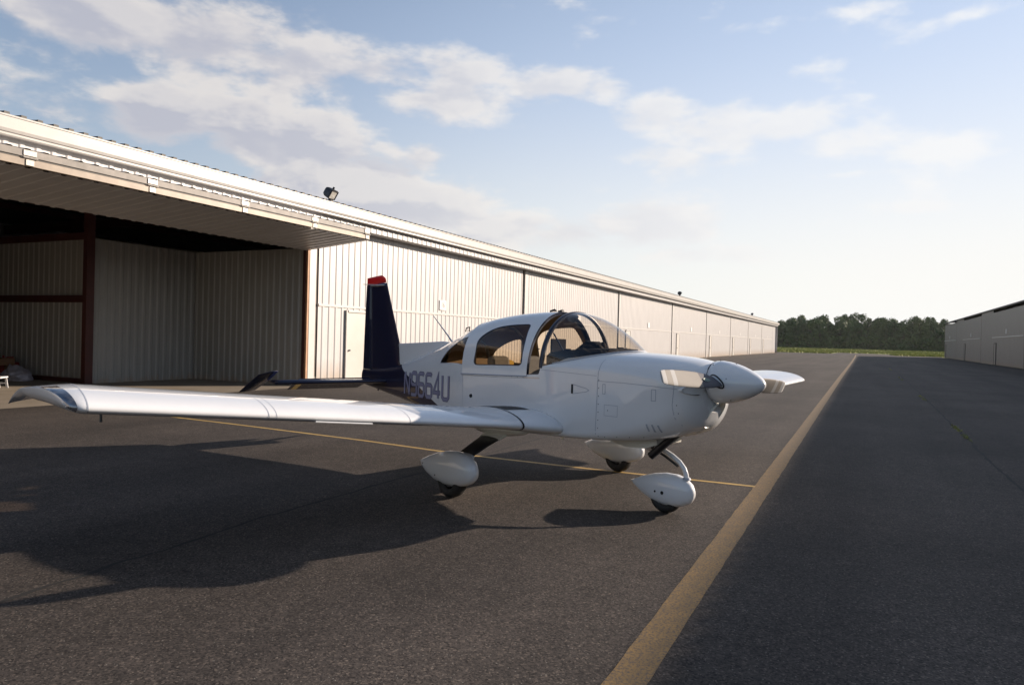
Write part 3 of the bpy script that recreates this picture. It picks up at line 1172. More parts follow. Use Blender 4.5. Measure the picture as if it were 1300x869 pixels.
def crown_mesh(name, seed, H, W, n):
    rnd = random.Random(seed)
    bm = bmesh.new()
    lobes = []
    for i in range(26):
        a = rnd.uniform(0, 6.28)
        h = rnd.uniform(.10, .98)
        rr = W * .5 * math.sin(min(1, (1.06 - h) * 1.5) * 1.57) * rnd.uniform(.2, 1.05)
        lobes.append((Vector((math.cos(a) * rr, math.sin(a) * rr, h * H)), rnd.uniform(.10, .24) * W))
    lobes.append((Vector((0, 0, H * .94)), W * .16))
    for i in range(n):
        c, r = rnd.choice(lobes)
        d = Vector((rnd.gauss(0, 1), rnd.gauss(0, 1), rnd.gauss(0, 1))).normalized()
        p = c + d * r * (rnd.uniform(.5, 1) ** .5)
        if p.z < .4:
            p.z = rnd.uniform(.2, 2)
        s = rnd.uniform(.22, .50)
        u = Vector((rnd.gauss(0, 1), rnd.gauss(0, 1), rnd.gauss(0, 1))).normalized()
        v = u.cross(d)
        if v.length < .1:
            continue
        v.normalize()
        q = [p + u * s, p + v * s * .8, p - u * s, p - v * s * .7]
        bm.faces.new([bm.verts.new(k) for k in q])
    me = bpy.data.meshes.new(name)
    bm.to_mesh(me)
    bm.free()
    me.materials.append(M['leaf'])
    return me


def trunk_mesh(name, seed, H):
    rnd = random.Random(seed)
    bm = bmesh.new()
    add_tube(bm, [(0, 0, 0), (.1, 0, H * .3), (-.1, .1, H * .6), (.1, 0, H * .9)], [.32, .24, .16, .05], 7)
    for k in range(7):
        a = rnd.uniform(0, 6.28)
        z = H * rnd.uniform(.3, .75)
        l = H * rnd.uniform(.14, .26)
        add_tube(bm, [(0, 0, z), (math.cos(a) * l * .6, math.sin(a) * l * .6, z + l * .5), (math.cos(a) * l, math.sin(a) * l, z + l)], [.12, .08, .03], 5)
    me = bpy.data.meshes.new(name)
    bm.to_mesh(me)
    bm.free()
    me.materials.append(M['bark'])
    return me


kinds = []
for i, (H, W, n) in enumerate(((16, 11, 4200), (14, 12, 4200), (17.5, 10, 4200), (12, 10, 3400), (15, 13, 4600))):
    kinds.append((crown_mesh('crown', 20 + i, H, W, n), trunk_mesh('trunk', 40 + i, H), H))
rt = random.Random(3)
tree_label = {0: 'tall dark green deciduous tree in the front row of the woods beyond the field',
              1: 'green deciduous tree standing in the second row of the woods',
              2: 'green treetop showing above the rear of the woods'}
for row, (tt, step) in enumerate(((425, 4.6), (433, 5.6), (443, 6.5))):
    y = -150.0
    while y < 110:
        cm, tm, H = rt.choice(kinds)
        e = empty('tree', hpos(tt + rt.uniform(-3, 3), y, -.05), rt.uniform(0, 6.28))
        # the photographed treeline: lowest towards the left, highest right of centre
        hh = 15.2 + 1.6 * math.sin((y + 5) * .045) + .9 * math.sin(y * .21 + 1) + rt.uniform(-2.6, 2.2)
        if y > 12:
            hh -= min(3.0, (y - 12) * .10)
        if y < -28:
            hh += .8
        s = hh / H * (.96 + .04 * row)
        e.scale = (s * rt.uniform(.72, .98), s * rt.uniform(.72, .98), s)
        tag(e, tree_label[row], 'tree', 'trees of the woods beyond the field, row %s' % ('front', 'middle', 'rear')[row])
        for nm, me in (('crown', cm), ('trunk', tm)):
            o = bpy.data.objects.new(nm, me)
            C.objects.link(o)
            o.parent = e
        y += step * rt.uniform(.75, 1.3)
# undergrowth filling the foot of the woods
bm = bmesh.new()
for k in range(15000):
    x, y = 419 + random.expovariate(1 / 4.0), random.uniform(-155, 112)
    z = random.uniform(0, 1) ** 1.3 * 6.5
    d = Vector((random.gauss(0, 1), random.gauss(0, 1), random.gauss(0, 1))).normalized()
    u = d.orthogonal().normalized()
    v = d.cross(u)
    s = random.uniform(.4, .9)
    p = Vector((x, y, z))
    bm.faces.new([bm.verts.new(q) for q in (p + u * s, p + v * s, p - u * s, p - v * s)])
ug = place(bm_obj('undergrowth', bm, M['leaf']))
tag(ug, 'dense dark undergrowth along the foot of the woods', 'undergrowth', kind='stuff')

# ---------------------------------------------------------------- the light aircraft
# local frame: x forward, y to its left wing, z up, origin on the ground between the main wheels
YAW = .8534
ac = empty('light_aircraft', (.392, 8.115, 0), -YAW)
tag(ac, 'white low wing propeller aircraft with navy tail and red fin tip parked on the asphalt', 'aircraft')

#      x      w    zb    zs    zt    n    rb
FT = [(-4.02, .028, .850, .95, 1.06, 2.0, .02),
      (-3.60, .070, .805, .96, 1.09, 2.0, .04),
      (-3.00, .145, .745, .98, 1.17, 2.0, .07),
      (-2.40, .250, .695, 1.03, 1.32, 2.0, .09),
      (-1.80, .360, .655, 1.09, 1.49, 2.0, .09),
      (-1.30, .440, .630, 1.14, 1.645, 2.3, .08),
      (-.86, .500, .615, 1.175, 1.765, 2.45, .07),
      (0, .520, .610, 1.21, 1.70, 2.1, .06),
      (.42, .520, .618, 1.235, 1.50, 2.1, .06),
      (.455, .520, .620, 1.30, 1.45, 2.1, .06),
      (.70, .518, .628, 1.305, 1.465, 2.2, .06),
      (1.2, .500, .655, 1.28, 1.495, 2.3, .08),
      (1.55, .475, .685, 1.25, 1.487, 2.4, .13),
      (1.85, .430, .735, 1.22, 1.470, 2.4, .20),
      (2.02, .370, .800, 1.21, 1.450, 2.3, .24),
      (2.12, .300, .880, 1.21, 1.430, 2.2, .24),
      (2.175, .215, .985, 1.22, 1.405, 2.1, .19)]


def fus(x, t):
    w_, zb, zs, zt, n, rb = lerp_table(FT, x)
    s = -1 if t < 0 else 1
    a = abs(t)
    rb = min(rb, w_ * .95)
    if a < .2:
        y, z = (w_ - rb) * a / .2, zb
    elif a < .36:
        q = (a - .2) / .16 * math.pi / 2
        y, z = w_ - rb + rb * math.sin(q), zb + rb - rb * math.cos(q)
    elif a < .6:
        y, z = w_, zb + rb + (zs - zb - rb) * (a - .36) / .24
    else:
        q = min(1, (a - .6) / .4) * math.pi / 2
        y, z = w_ * max(0, math.cos(q)) ** (2 / n), zs + (zt - zs) * math.sin(q) ** (2 / n)
    return Vector((x, s * y, z))


def t_of_z(x, z):
    lo, hi = .36, 1.0
    for _ in range(30):
        m = (lo + hi) / 2
        if fus(x, m).z < z:
            lo = m
        else:
            hi = m
    return (lo + hi) / 2


def grid2d(us, vs):
    bm = bmesh.new()
    G_ = [[bm.verts.new((u, v, 0)) for v in vs] for u in us]
    for i in range(len(us) - 1):
        for j in range(len(vs) - 1):
            bm.faces.new((G_[i][j], G_[i + 1][j], G_[i + 1][j + 1], G_[i][j + 1]))
    return bm


def cut_poly(bm, poly):
    n = len(poly)
    x0, x1 = min(p[0] for p in poly) - .05, max(p[0] for p in poly) + .05
    y0, y1 = min(p[1] for p in poly) - .05, max(p[1] for p in poly) + .05
    for i in range(n):
        a, b = Vector((*poly[i], 0)), Vector((*poly[(i + 1) % n], 0))
        d = b - a
        fs = [f for f in bm.faces if x0 < f.calc_center_median().x < x1 and y0 < f.calc_center_median().y < y1]
        geom = list(set([v for f in fs for v in f.verts])) + list(set([e for f in fs for e in f.edges])) + fs
        bmesh.ops.bisect_plane(bm, geom=geom, dist=1e-5, plane_co=a, plane_no=Vector((-d.y, d.x, 0)).normalized())


def inside(poly, p):
    n = len(poly)
    sg_ = 0
    for i in range(n):
        a, b = poly[i], poly[(i + 1) % n]
        c = (b[0] - a[0]) * (p[1] - a[1]) - (b[1] - a[1]) * (p[0] - a[0])
        if abs(c) < 1e-9:
            continue
        if sg_ == 0:
            sg_ = 1 if c > 0 else -1
        elif (c > 0) != (sg_ > 0):
            return False
    return True


def split_objs(bm, classify, mapper, specs, parent):
    """specs: {key: (name, mat)}; faces are sorted by classify(centre) and mapped to 3-D"""
    out = {}
    for key, (name, mat) in specs.items():
        b2 = bm.copy()
        b2.faces.ensure_lookup_table()
        kill = [f for f in b2.faces if classify(f.calc_center_median()) != key]
        bmesh.ops.delete(b2, geom=kill, context='FACES')
        for v in b2.verts:
            v.co = mapper(v.co.x, v.co.y)
        bmesh.ops.remove_doubles(b2, verts=b2.verts, dist=1e-4)
        out[key] = bm_obj(name, b2, mat, parent, True, 40)
    return out


def rounded(poly, r, n=5):
    """round the corners of a polygon given as (x, y)"""
    res = []
    m = len(poly)
    for i in range(m):
        p, a, b = Vector(poly[i]), Vector(poly[i - 1]), Vector(poly[(i + 1) % m])
        ri = r[i] if isinstance(r, (list, tuple)) else r
        da, db = (a - p), (b - p)
        ra, rb = min(ri, da.length * .49), min(ri, db.length * .49)
        s, e = p + da.normalized() * ra, p + db.normalized() * rb
        for k in range(n + 1):
            q = k / n
            res.append(tuple(s * (1 - q)**2 + p * 2 * q * (1 - q) + e * q * q))
    return res


us = [-4.02, -3.8, -3.6, -3.3, -3.0, -2.7, -2.4, -2.1, -1.95, -1.8, -1.65, -1.5, -1.4, -1.3, -1.2, -1.1, -1.0, -.93, -.86, -.83, -.6, -.3, 0, .2, .40, .42, .43, .44, .455, .5, .55, .6, .7, .8, .9, 1.0, 1.1, 1.2, 1.3, 1.4, 1.5, 1.6, 1.7, 1.8, 1.88, 1.95, 2.0, 2.04, 2.08, 2.11, 2.14, 2.16, 2.175]
vs_ = [0, .1, .2, .225, .25, .275, .3, .33, .36, .42, .48, .54, .6, .625, .65, .675, .7, .725, .75, .775, .8, .825, .85, .875, .9, .925, .95, .975, 1.0]
vs_ = [-v for v in vs_[:0:-1]] + vs_
bm2 = grid2d(us, vs_)
qwin = rounded([(-1.47, t_of_z(-1.47, 1.265)), (-.87, t_of_z(-.87, 1.275)), (-.87, t_of_z(-.87, 1.60)), (-1.08, t_of_z(-1.08, 1.56)), (-1.33, t_of_z(-1.33, 1.45))], [.04, .015, .015, .12, .14], 4)
XB = []
for k in range(0, 13):
    y_ = .50 * math.cos(k / 12 * math.pi / 2)
    xb = .60 + .70 * (1 - (y_ / .50) ** 2) ** .62
    # t with fus(xb, t).y == y_
    lo, hi = .6, 1.0
    for _ in range(30):
        m_ = (lo + hi) / 2
        if fus(xb, m_).y > y_:
            lo = m_
        else:
            hi = m_
    XB.append((xb, (lo + hi) / 2))
XB[0] = (.60, .6)
XB[-1] = (XB[-1][0], 1.0)
deck = [(.44, .6)] + XB + [(.44, 1.0)]
pit = [(-.83, .6), (.44, .6), (.44, 1.0), (-.83, 1.0)]
neg = lambda P: [(a, -b) for a, b in P]
for P in (qwin, deck, pit):
    cut_poly(bm2, P)
    cut_poly(bm2, neg(P))
bounds = [((min(p[0] for p in P), max(p[0] for p in P)), P, k) for P, k in ((qwin, 'qwin'), (deck, 'deck'), (pit, 'pit'))]


def cls(c):
    for (a, b), P, k in bounds:
        if a <= c.x <= b and (inside(P, (c.x, abs(c.y)))):
            if k == 'deck' and c.x < .56:
                return 'pit'
            if k == 'qwin' and c.y > 0:
                return 'qwinf'
            return k
    return 'body'


parts = split_objs(bm2, cls, fus, {'body': ('fuselage', M['fus']), 'qwin': ('rear_quarter_window', M['tint']), 'qwinf': ('rear_quarter_window', M['tint']), 'deck': ('glareshield', M['glare'])}, ac)
b3 = bm2.copy()
bmesh.ops.delete(b3, geom=[f for f in b3.faces if cls(f.calc_center_median()) != 'body' or not (-1.43 < f.calc_center_median().x < -.86) or abs(f.calc_center_median().y) < .6], context='FACES')
for v in b3.verts:
    p = fus(v.co.x, v.co.y)
    v.co = Vector((p.x, p.y * .965, p.z - .02 * (p.z > 1.3)))
bm_obj('rear_lining', b3, M['lining'], ac, True)
bm2.free()
body = parts['body']
parts['qwin']['label'] = 'brown tinted rear quarter window'
# close the nose and tail
nose_ring = [fus(2.175, v) for v in vs_]
c0 = Vector((2.19, 0, 1.21))
mesh_obj('nose_bulkhead', nose_ring + [c0], [(i, i + 1, len(nose_ring)) for i in range(len(nose_ring) - 1)], M['white'], body)
# inner shells: floor, cabin sides, rear bulkhead, instrument panel
lin = []
for x in (-1.42, -1.1, -.83, -.4, 0, .4, .8, 1.1):
    w_, zb, zs, zt, n_, rb = lerp_table(FT, x)
    w_ -= .03
    top = 1.235 if x > .45 else zs - .012
    if x < -.83:
        ring = [fus(x, t) for t in (-.985, -.95, -.9, -.85, -.8, -.7, -.6)] + [(x, -w_, zb + .05), (x, w_, zb + .05)] + [fus(x, t) for t in (.6, .7, .8, .85, .9, .95, .985)]
        ring = [Vector((p[0], p[1] * .95, (p[2] - 1.0) * .965 + 1.0)) for p in ring]
        ring = [ring[i] for i in (0, 1, 2, 3, 4, 5, 6, 7, 8, 9, 10, 11, 12, 13, 14, 15)]
    else:
        ring = [Vector((x, -w_, top))] * 7 + [Vector((x, -w_, zb + .05)), Vector((x, w_, zb + .05))] + [Vector((x, w_, top))] * 7
    lin.append([Vector(q_) for q_ in ring])
loft('cabin_lining', [[v for v in lin[0][6:10]], [v for v in lin[1][6:10]], [v for v in lin[2][6:10]]], M['lining'], ac, closed=False)
loft('cabin_lining', lin[2:], M['lining'], ac, closed=False)
mesh_obj('rear_bulkhead', [lin[0][i] for i in (0, 3, 6, 7, 8, 9, 12, 15)], [(0, 1, 2, 3, 4, 5, 6, 7)], M['lining'], ac)
box('instrument_panel', .56, .60, -.46, .46, .95, 1.40, M['glare'], ac, .01)
tub = box('firewall', 1.13, 1.15, -.46, .46, .68, 1.26, M['glare'], ac)
# things on the glareshield
tube('compass', [(.95, .12, 1.45), (.95, .12, 1.53)], [.05, .035], M['glare'], ac, 12)
bm = bmesh.new()
add_tube(bm, [(.42, .04, 1.47), (.52, .08, 1.51), (.64, .12, 1.50), (.70, .14, 1.46)], [.03, .075, .085, .04], 14)
add_tube(bm, [(.66, .17, 1.46), (.66, .17, 1.55), (.68, .18, 1.57)], [.05, .045, .02], 10)
bm_obj('headset', bm, M['glare'], ac, True)
bm = bmesh.new()
add_box(bm, .455, .475, -.40, -.18, 1.30, 1.60, .012)
add_box(bm, .455, .475, -.18, -.10, 1.30, 1.50, .012)
dk = bm_obj('map_board', bm, M['glare'], ac)
tube('windshield_brace', [(.46, -.36, 1.66), (.75, -.40, 1.36)], .008, M['frame'], ac, 8)
hood = []
for x_, hw_, zt_ in ((.44, .43, 1.455), (.62, .43, 1.485), (.85, .38, 1.505), (1.10, .24, 1.512)):
    hood.append([(x_, -hw_, 1.30), (x_, -hw_, zt_ - .03), (x_, -hw_ * .9, zt_), (x_, 0, zt_ + .012), (x_, hw_ * .9, zt_), (x_, hw_, zt_ - .03), (x_, hw_, 1.30)])
loft('glareshield_hood', hood, M['glare'], ac, sharp=30)
# seats: back, cushion, head rest
for s in (-1, 1):
    se = empty('front_seat', (-.18, .25 * s, .66))
    se.parent = ac
    box('cushion', -.18, .34, -.20, .20, .0, .16, M['seat'], se, .05)
    bk = box('seat_back', -.06, .06, -.20, .20, 0, .46, M['seat'], se, .05)
    bk.rotation_euler = (0, R(-14), 0)
    bk.location = (-.20, 0, .10)
    hs_ = box('head_rest', -.05, .06, -.145, .145, 0, .24, M['seat'], se, .05)
    hs_.location = (-.33, 0, .49)
    hs_.rotation_euler = (0, R(-10), 0)
box('rear_seat', -1.25, -1.05, -.42, .42, .68, 1.22, M['seat'], ac, .06)
yc = box('yellow_cushion', -.66, -.54, -.24, .02, 1.20, 1.34, M['yellowcloth'], ac, .04)
for s in (-1, 1):
    yk = empty('control_yoke', (.42, .24 * s, 1.17))
    yk.parent = ac
    tube('column', [(.14, 0, 0), (0, 0, 0)], .014, M['metal'], yk, 8)
    tube('grip', [(0, -.12, .09), (0, -.14, -.02), (0, -.07, -.05), (0, .07, -.05), (0, .14, -.02), (0, .12, .09)], .014, M['black'], yk, 8)

# ---- canopy (slid back a little) and windshield
CT = [(-.88, .507, 1.172, 1.790, 2.55), (-.6, .515, 1.18, 1.842, 2.4), (-.2, .523, 1.195, 1.882, 2.2), (.10, .525, 1.205, 1.893, 2.05), (.245, .525, 1.213, 1.893, 2.0)]


def can_pt(x, q, off=0.0):
    w_, zf, zt, n = lerp_table(CT, x)
    w_ += off
    zt += off
    c = math.cos(q)
    y = w_ * math.copysign(abs(c) ** (2 / n), c)
    return Vector((x, -y, zf + (zt - zf) * max(0, math.sin(q)) ** (2 / n)))


def q_of_z(x, z):
    w_, zf, zt, n = lerp_table(CT, x)
    return math.asin(min(1, max(0, (z - zf) / (zt - zf)) ** (n / 2)))


us = [-.88 + (1.125) * i / 26 for i in range(27)]
qs = [math.pi * i / 60 for i in range(61)]
bmc = grid2d(us, qs)
cw = rounded([(-.655, q_of_z(-.655, 1.285)), (.155, q_of_z(.155, 1.315)), (.135, q_of_z(.135, 1.55)), (.09, q_of_z(.09, 1.745)), (-.20, q_of_z(-.2, 1.735)), (-.46, q_of_z(-.46, 1.70)), (-.66, q_of_z(-.66, 1.58))], [.06, .06, .1, .05, .1, .14, .12], 5)
cwf = [(a, math.pi - b) for a, b in cw]
cut_poly(bmc, cw)
cut_poly(bmc, cwf)


def ccls(c):
    if inside(cw, (c.x, c.y)):
        return 'w'
    if inside(cwf, (c.x, c.y)):
        return 'wf'
    return 's'


cp = split_objs(bmc, ccls, lambda x, q: can_pt(x, q), {'s': ('canopy', M['white']), 'w': ('canopy_side_window', M['tint']), 'wf': ('canopy_side_window', M['tint'])}, ac)
cp['w'].parent = cp['s']
cp['wf'].parent = cp['s']
shell = cp['s']
b2 = bmc.copy()
bmesh.ops.delete(b2, geom=[f for f in b2.faces if ccls(f.calc_center_median()) != 's'], context='FACES')
for v in b2.verts:
    v.co = can_pt(v.co.x * .99, v.co.y, -.022)
bm_obj('headliner', b2, M['lining'], shell, True)
bmc.free()
# window rubber round the panes
for P in (cw, cwf):
    tube('window_seal', [can_pt(a, b, .001) for a, b in P + P[:1]], .0055, M['frame'], shell, 6)
tube('window_seal', [fus(a, -b) + Vector((0, -.001, 0)) for a, b in qwin + qwin[:1]], .005, M['seam'], body, 6)
# front bow of the canopy, its rail and the rail fasteners
ring = []
for off, dx in ((.0, 0), (-.034, 0), (-.034, -.045), (-.004, -.045)):
    ring.append([can_pt(.245, math.pi * i / 48, off) + Vector((dx, 0, 0)) for i in range(49)])
loft('front_bow', ring, M['frame'], shell, closed=False)
ring = []
for off, dx in ((.002, 0), (-.03, 0)):
    ring.append([can_pt(-.88, math.pi * i / 48, off) + Vector((dx, 0, 0)) for i in range(49)])
loft('rear_bow', ring, M['white'], shell, closed=False)
for s in (-1, 1):
    tube('canopy_rail', [(-.88, .524 * s, 1.172), (-.4, .528 * s, 1.185), (.245, .530 * s, 1.205)], .007, M['seam'], shell, 6)
    tube('slide_track', [(.20, .508 * s, 1.188), (.44, .508 * s, 1.196)], .014, M['metal'], body, 6)
tube('canopy_handle', [(-1.16, -.20, 1.66), (-1.15, -.20, 1.715), (-1.10, -.29, 1.70), (-1.10, -.30, 1.655)], .007, M['glare'], body, 8)
tube('temperature_probe', [(.04, 0, 1.885), (.04, 0, 1.905), (.10, 0, 1.915), (.13, 0, 1.905)], [.010, .010, .014, .008], M['black'], shell, 8)
tube('canopy_latch', [(.16, 0, 1.895), (.23, 0, 1.905)], [.012, .018], M['black'], shell, 8)

WX = .455


def arch_pt(q, off=0.0):
    w_, zf, zt = .520 + off, 1.30, 1.888 + off
    y = -w_ * math.cos(q)
    return Vector((WX, y, zf + (zt - zf) * max(0, math.sin(q)) ** .98))


def base_pt(q):
    y = -.50 * math.cos(q)
    xb = .60 + .70 * (1 - (y / .50) ** 2) ** .62
    w_, zb, zs, zt, n_, rb = lerp_table(FT, xb)
    r_ = min(1, abs(y) / w_)
    return Vector((xb, y, zs + (zt - zs) * (1 - r_ ** n_) ** (1 / n_) + .004))


rings = []
NS, NQ = 16, 48
for i in range(NS + 1):
    s = i / NS
    row = []
    for k in range(NQ + 1):
        q = math.pi * k / NQ
        a, b = arch_pt(q), base_pt(q)
        m_ = a + Vector(((b.x - a.x) * .52, (b.y - a.y) * .22, (b.z - a.z) * .12))
        row.append(a * (1 - s)**2 + m_ * 2 * s * (1 - s) + b * s * s)
    rings.append(row)
ws = loft('windshield', rings, M['glass'], ac, closed=False)
tube('windshield_base_trim', [Vector(p) + Vector((0, 0, .002)) for p in rings[-1]], .006, M['seam'], ws, 6)
ring = []
for off, dx in ((.004, .016), (.006, -.022), (-.026, -.022), (-.026, .016), (.004, .016)):
    ring.append([arch_pt(math.pi * i / 48, off) + Vector((dx, 0, 0)) for i in range(49)])
loft('windshield_bow', ring, M['frame'], ws, closed=False)
# grab handle / tube inside
tube('overhead_console', [(.40, 0, 1.86), (.36, 0, 1.80)], [.055, .045], M['seat'], ac, 10)

# ---- propeller and spinner
HUB = Vector((2.29, 0, 1.258))
prof = [(2.185, .186), (2.24, .188), (2.30, .181), (2.36, .168), (2.42, .151), (2.48, .128), (2.53, .105), (2.58, .076), (2.615, .050), (2.635, .026), (2.643, .0015)]
rings = [[(x, r * math.cos(2 * math.pi * k / 40), HUB.z + r * math.sin(2 * math.pi * k / 40)) for k in range(40)] for x, r in prof]
sp = loft('spinner', rings, M['white'], ac)
bm = bmesh.new()
add_tube(bm, [(2.168, 0, HUB.z), (2.186, 0, HUB.z)], .180, 40)
bm_obj('spinner_backplate', bm, M['cavity'], sp)
bm = bmesh.new()
for k in range(10):
    a = 2 * math.pi * (k + .5) / 10
    for xx, rr in ((2.205, .190),):
        p = Vector((xx, rr * math.cos(a), HUB.z + rr * math.sin(a)))
        bmesh.ops.create_icosphere(bm, subdivisions=1, radius=.005, matrix=Matrix.Translation(p))
for a in (.3, 1.6, 2.9, 4.2, 5.5):
    p = Vector((2.37, .168 * math.cos(a), HUB.z + .168 * math.sin(a)))
    bmesh.ops.create_icosphere(bm, subdivisions=1, radius=.005, matrix=Matrix.Translation(p))
o = bm_obj('spinner_screws', bm, M['rivet'], sp)
o['kind'] = 'stuff'
BT = [(.10, .105, 62, .030), (.18, .125, 50, .026), (.30, .145, 38, .022), (.45, .152, 30, .018), (.62, .150, 25, .014), (.78, .140, 22, .011), (.90, .124, 20, .009), (.935, .112, 20, .008), (.955, .085, 20, .006)]
pr = empty('propeller', HUB)
pr.parent = ac
pr.rotation_euler = (R(-4.0), 0, 0)
for side in (-1, 1):
    rings = []
    for r_, ch, pit_, th in BT:
        pa = R(pit_)
        # right blade goes down: lower edge leads and stands forward; left blade mirrored by half a turn
        ring = []
        for k in range(18):
            a = 2 * math.pi * k / 18
            u = math.cos(a) * ch / 2
            v = math.sin(a) * th / 2 * (1 + .5 * math.cos(a))
            z = -u * math.cos(pa) * 1 + v * math.sin(pa)
            x = u * math.sin(pa) + v * math.cos(pa)
            z, x = -u * math.cos(pa) + v * math.sin(pa), u * math.sin(pa) + v * math.cos(pa)
            ring.append(Vector((x, -r_, z)) if side < 0 else Vector((x, r_, -z)))
        rings.append(ring)
    loft('blade', rings, M['blade_paint'], pr)
    # dark slot where the blade leaves the spinner
    ring = []
    for r0 in (1.0, .80):
        ring.append([Vector((.005 + r0 * (.085 * math.sin(a) * .9 + .045 * math.cos(a) * -side * side), 0, 0)) for a in [0]])
    bm = bmesh.new()
    pts = []
    for k in range(21):
        a = 2 * math.pi * k / 20
        u, v = .076 * math.cos(a), .034 * math.sin(a)
        pa = R(52)
        x, z = u * math.sin(pa) + v * math.cos(pa), (-u * math.cos(pa) + v * math.sin(pa)) * (1 if side < 0 else -1)
        rr = .186 if x < .02 else .186 - (x - .02) * .28
        y = side * (math.sqrt(max(0, rr * rr - z * z)) - .0015)
        pts.append(Vector((x, y, z)))
    add_tube(bm, pts, .007, 6)
    bm_obj('blade_slot', bm, M['cavity'], pr, True)
bv = []
for r_, u in ((.40, -.002), (.385, .016), (.35, .020), (.315, .014), (.30, .0), (.33, -.014), (.375, -.016)):
    pa, v = R(35.5 if r_ < .36 else 33), .0175
    bv.append(Vector((u * math.sin(pa) + v * math.cos(pa), -r_, -u * math.cos(pa) + v * math.sin(pa))))
mesh_obj('blade_badge', bv, [tuple(range(7))], noisy('green_badge', (.05, .13, .11), (.12, .20, .17), 30, .5), pr)

# ---- decals and panel details projected on the near (right) side of the body
bpy.context.view_layer.update()
dg = bpy.context.evaluated_depsgraph_get()
tree = BVHTree.FromObject(body, dg)


def prj(x, z, off=.002, side=-1, o=None):
    hit, nrm, i, d = (o or tree).ray_cast(Vector((x, 3 * side, z)), Vector((0, -side, 0)))
    if hit is None:
        return Vector((x, side * .3, z))
    if nrm.y * side < 0:
        nrm = -nrm
    return hit + nrm * off


def stroke(bm, pts, wd, off=.002, side=-1, sub=.04):
    P = [Vector(p) for p in pts]
    n = len(P)
    closed = (P[0] - P[-1]).length < 1e-6
    L_, R_ = [], []
    for i, p in enumerate(P):
        if closed:
            a = P[i - 1] if i else P[-2]
            b = P[i + 1] if i < n - 1 else P[1]
            d0, d1 = (p - a).normalized(), (b - p).normalized()
        else:
            d0 = (p - P[i - 1]).normalized() if i else (P[1] - p).normalized()
            d1 = (P[i + 1] - p).normalized() if i < n - 1 else d0
        n0, n1 = Vector((-d0.y, d0.x)), Vector((-d1.y, d1.x))
        m_ = (n0 + n1).normalized()
        k = wd / 2 / max(.45, m_.dot(n0))
        L_.append(p + m_ * k)
        R_.append(p - m_ * k)
    for i in range(n - 1):
        c = max(1, int((P[i + 1] - P[i]).length / sub))
        prev_ = None
        for j in range(c + 1):
            t = j / c
            a, b = L_[i].lerp(L_[i + 1], t), R_[i].lerp(R_[i + 1], t)
            cur = (bm.verts.new(prj(a.x, a.y, off, side)), bm.verts.new(prj(b.x, b.y, off, side)))
            if prev_:
                bm.faces.new((prev_[0], prev_[1], cur[1], cur[0]))
            prev_ = cur


GL = {  # letters on a 1 x 2 cell
    'N': [[(0, 0), (0, 2)], [(0, 2), (1, 0)], [(1, 0), (1, 2)]],
    '9': [[(0, .12), (.15, 0), (.85, 0), (1, .18), (1, 1.82), (.82, 2), (.18, 2), (0, 1.82), (0, 1.12), (.16, .95), (1, .95)]],
    '6': [[(1, 1.86), (.85, 2), (.18, 2), (0, 1.82), (0, .18), (.18, 0), (.82, 0), (1, .18), (1, .9), (.84, 1.06), (0, 1.06)]],
    '4': [[(.72, 0), (.72, 2), (0, .62), (0, .48), (1.08, .48)]],
    'U': [[(0, 2), (0, .2), (.2, 0), (.8, 0), (1, .2), (1, 2)]]}


def registration(side, x0, x1, zbase, slope, hgt, txt):
    n = len(txt)
    bmi, bme = bmesh.new(), bmesh.new()
    L_ = x1 - x0
    cw_ = L_ / (n + (n - 1) * .42)
    for i, chh in enumerate(txt):
        for st_ in GL[chh]:
            P = []
            for (a, b) in st_:
                u = i * cw_ * 1.42 + a * cw_
                x = x0 + u if side < 0 else x1 - u
                P.append((x, zbase + (x - x0) * slope + b * hgt / 2))
            stroke(bme, P, .054, .0022, side)
            stroke(bmi, P, .040, .0036, side)
    o1 = bm_obj('registration_outline', bme, M['numedge'], body)
    o2 = bm_obj('registration_number', bmi, M['numink'], body)


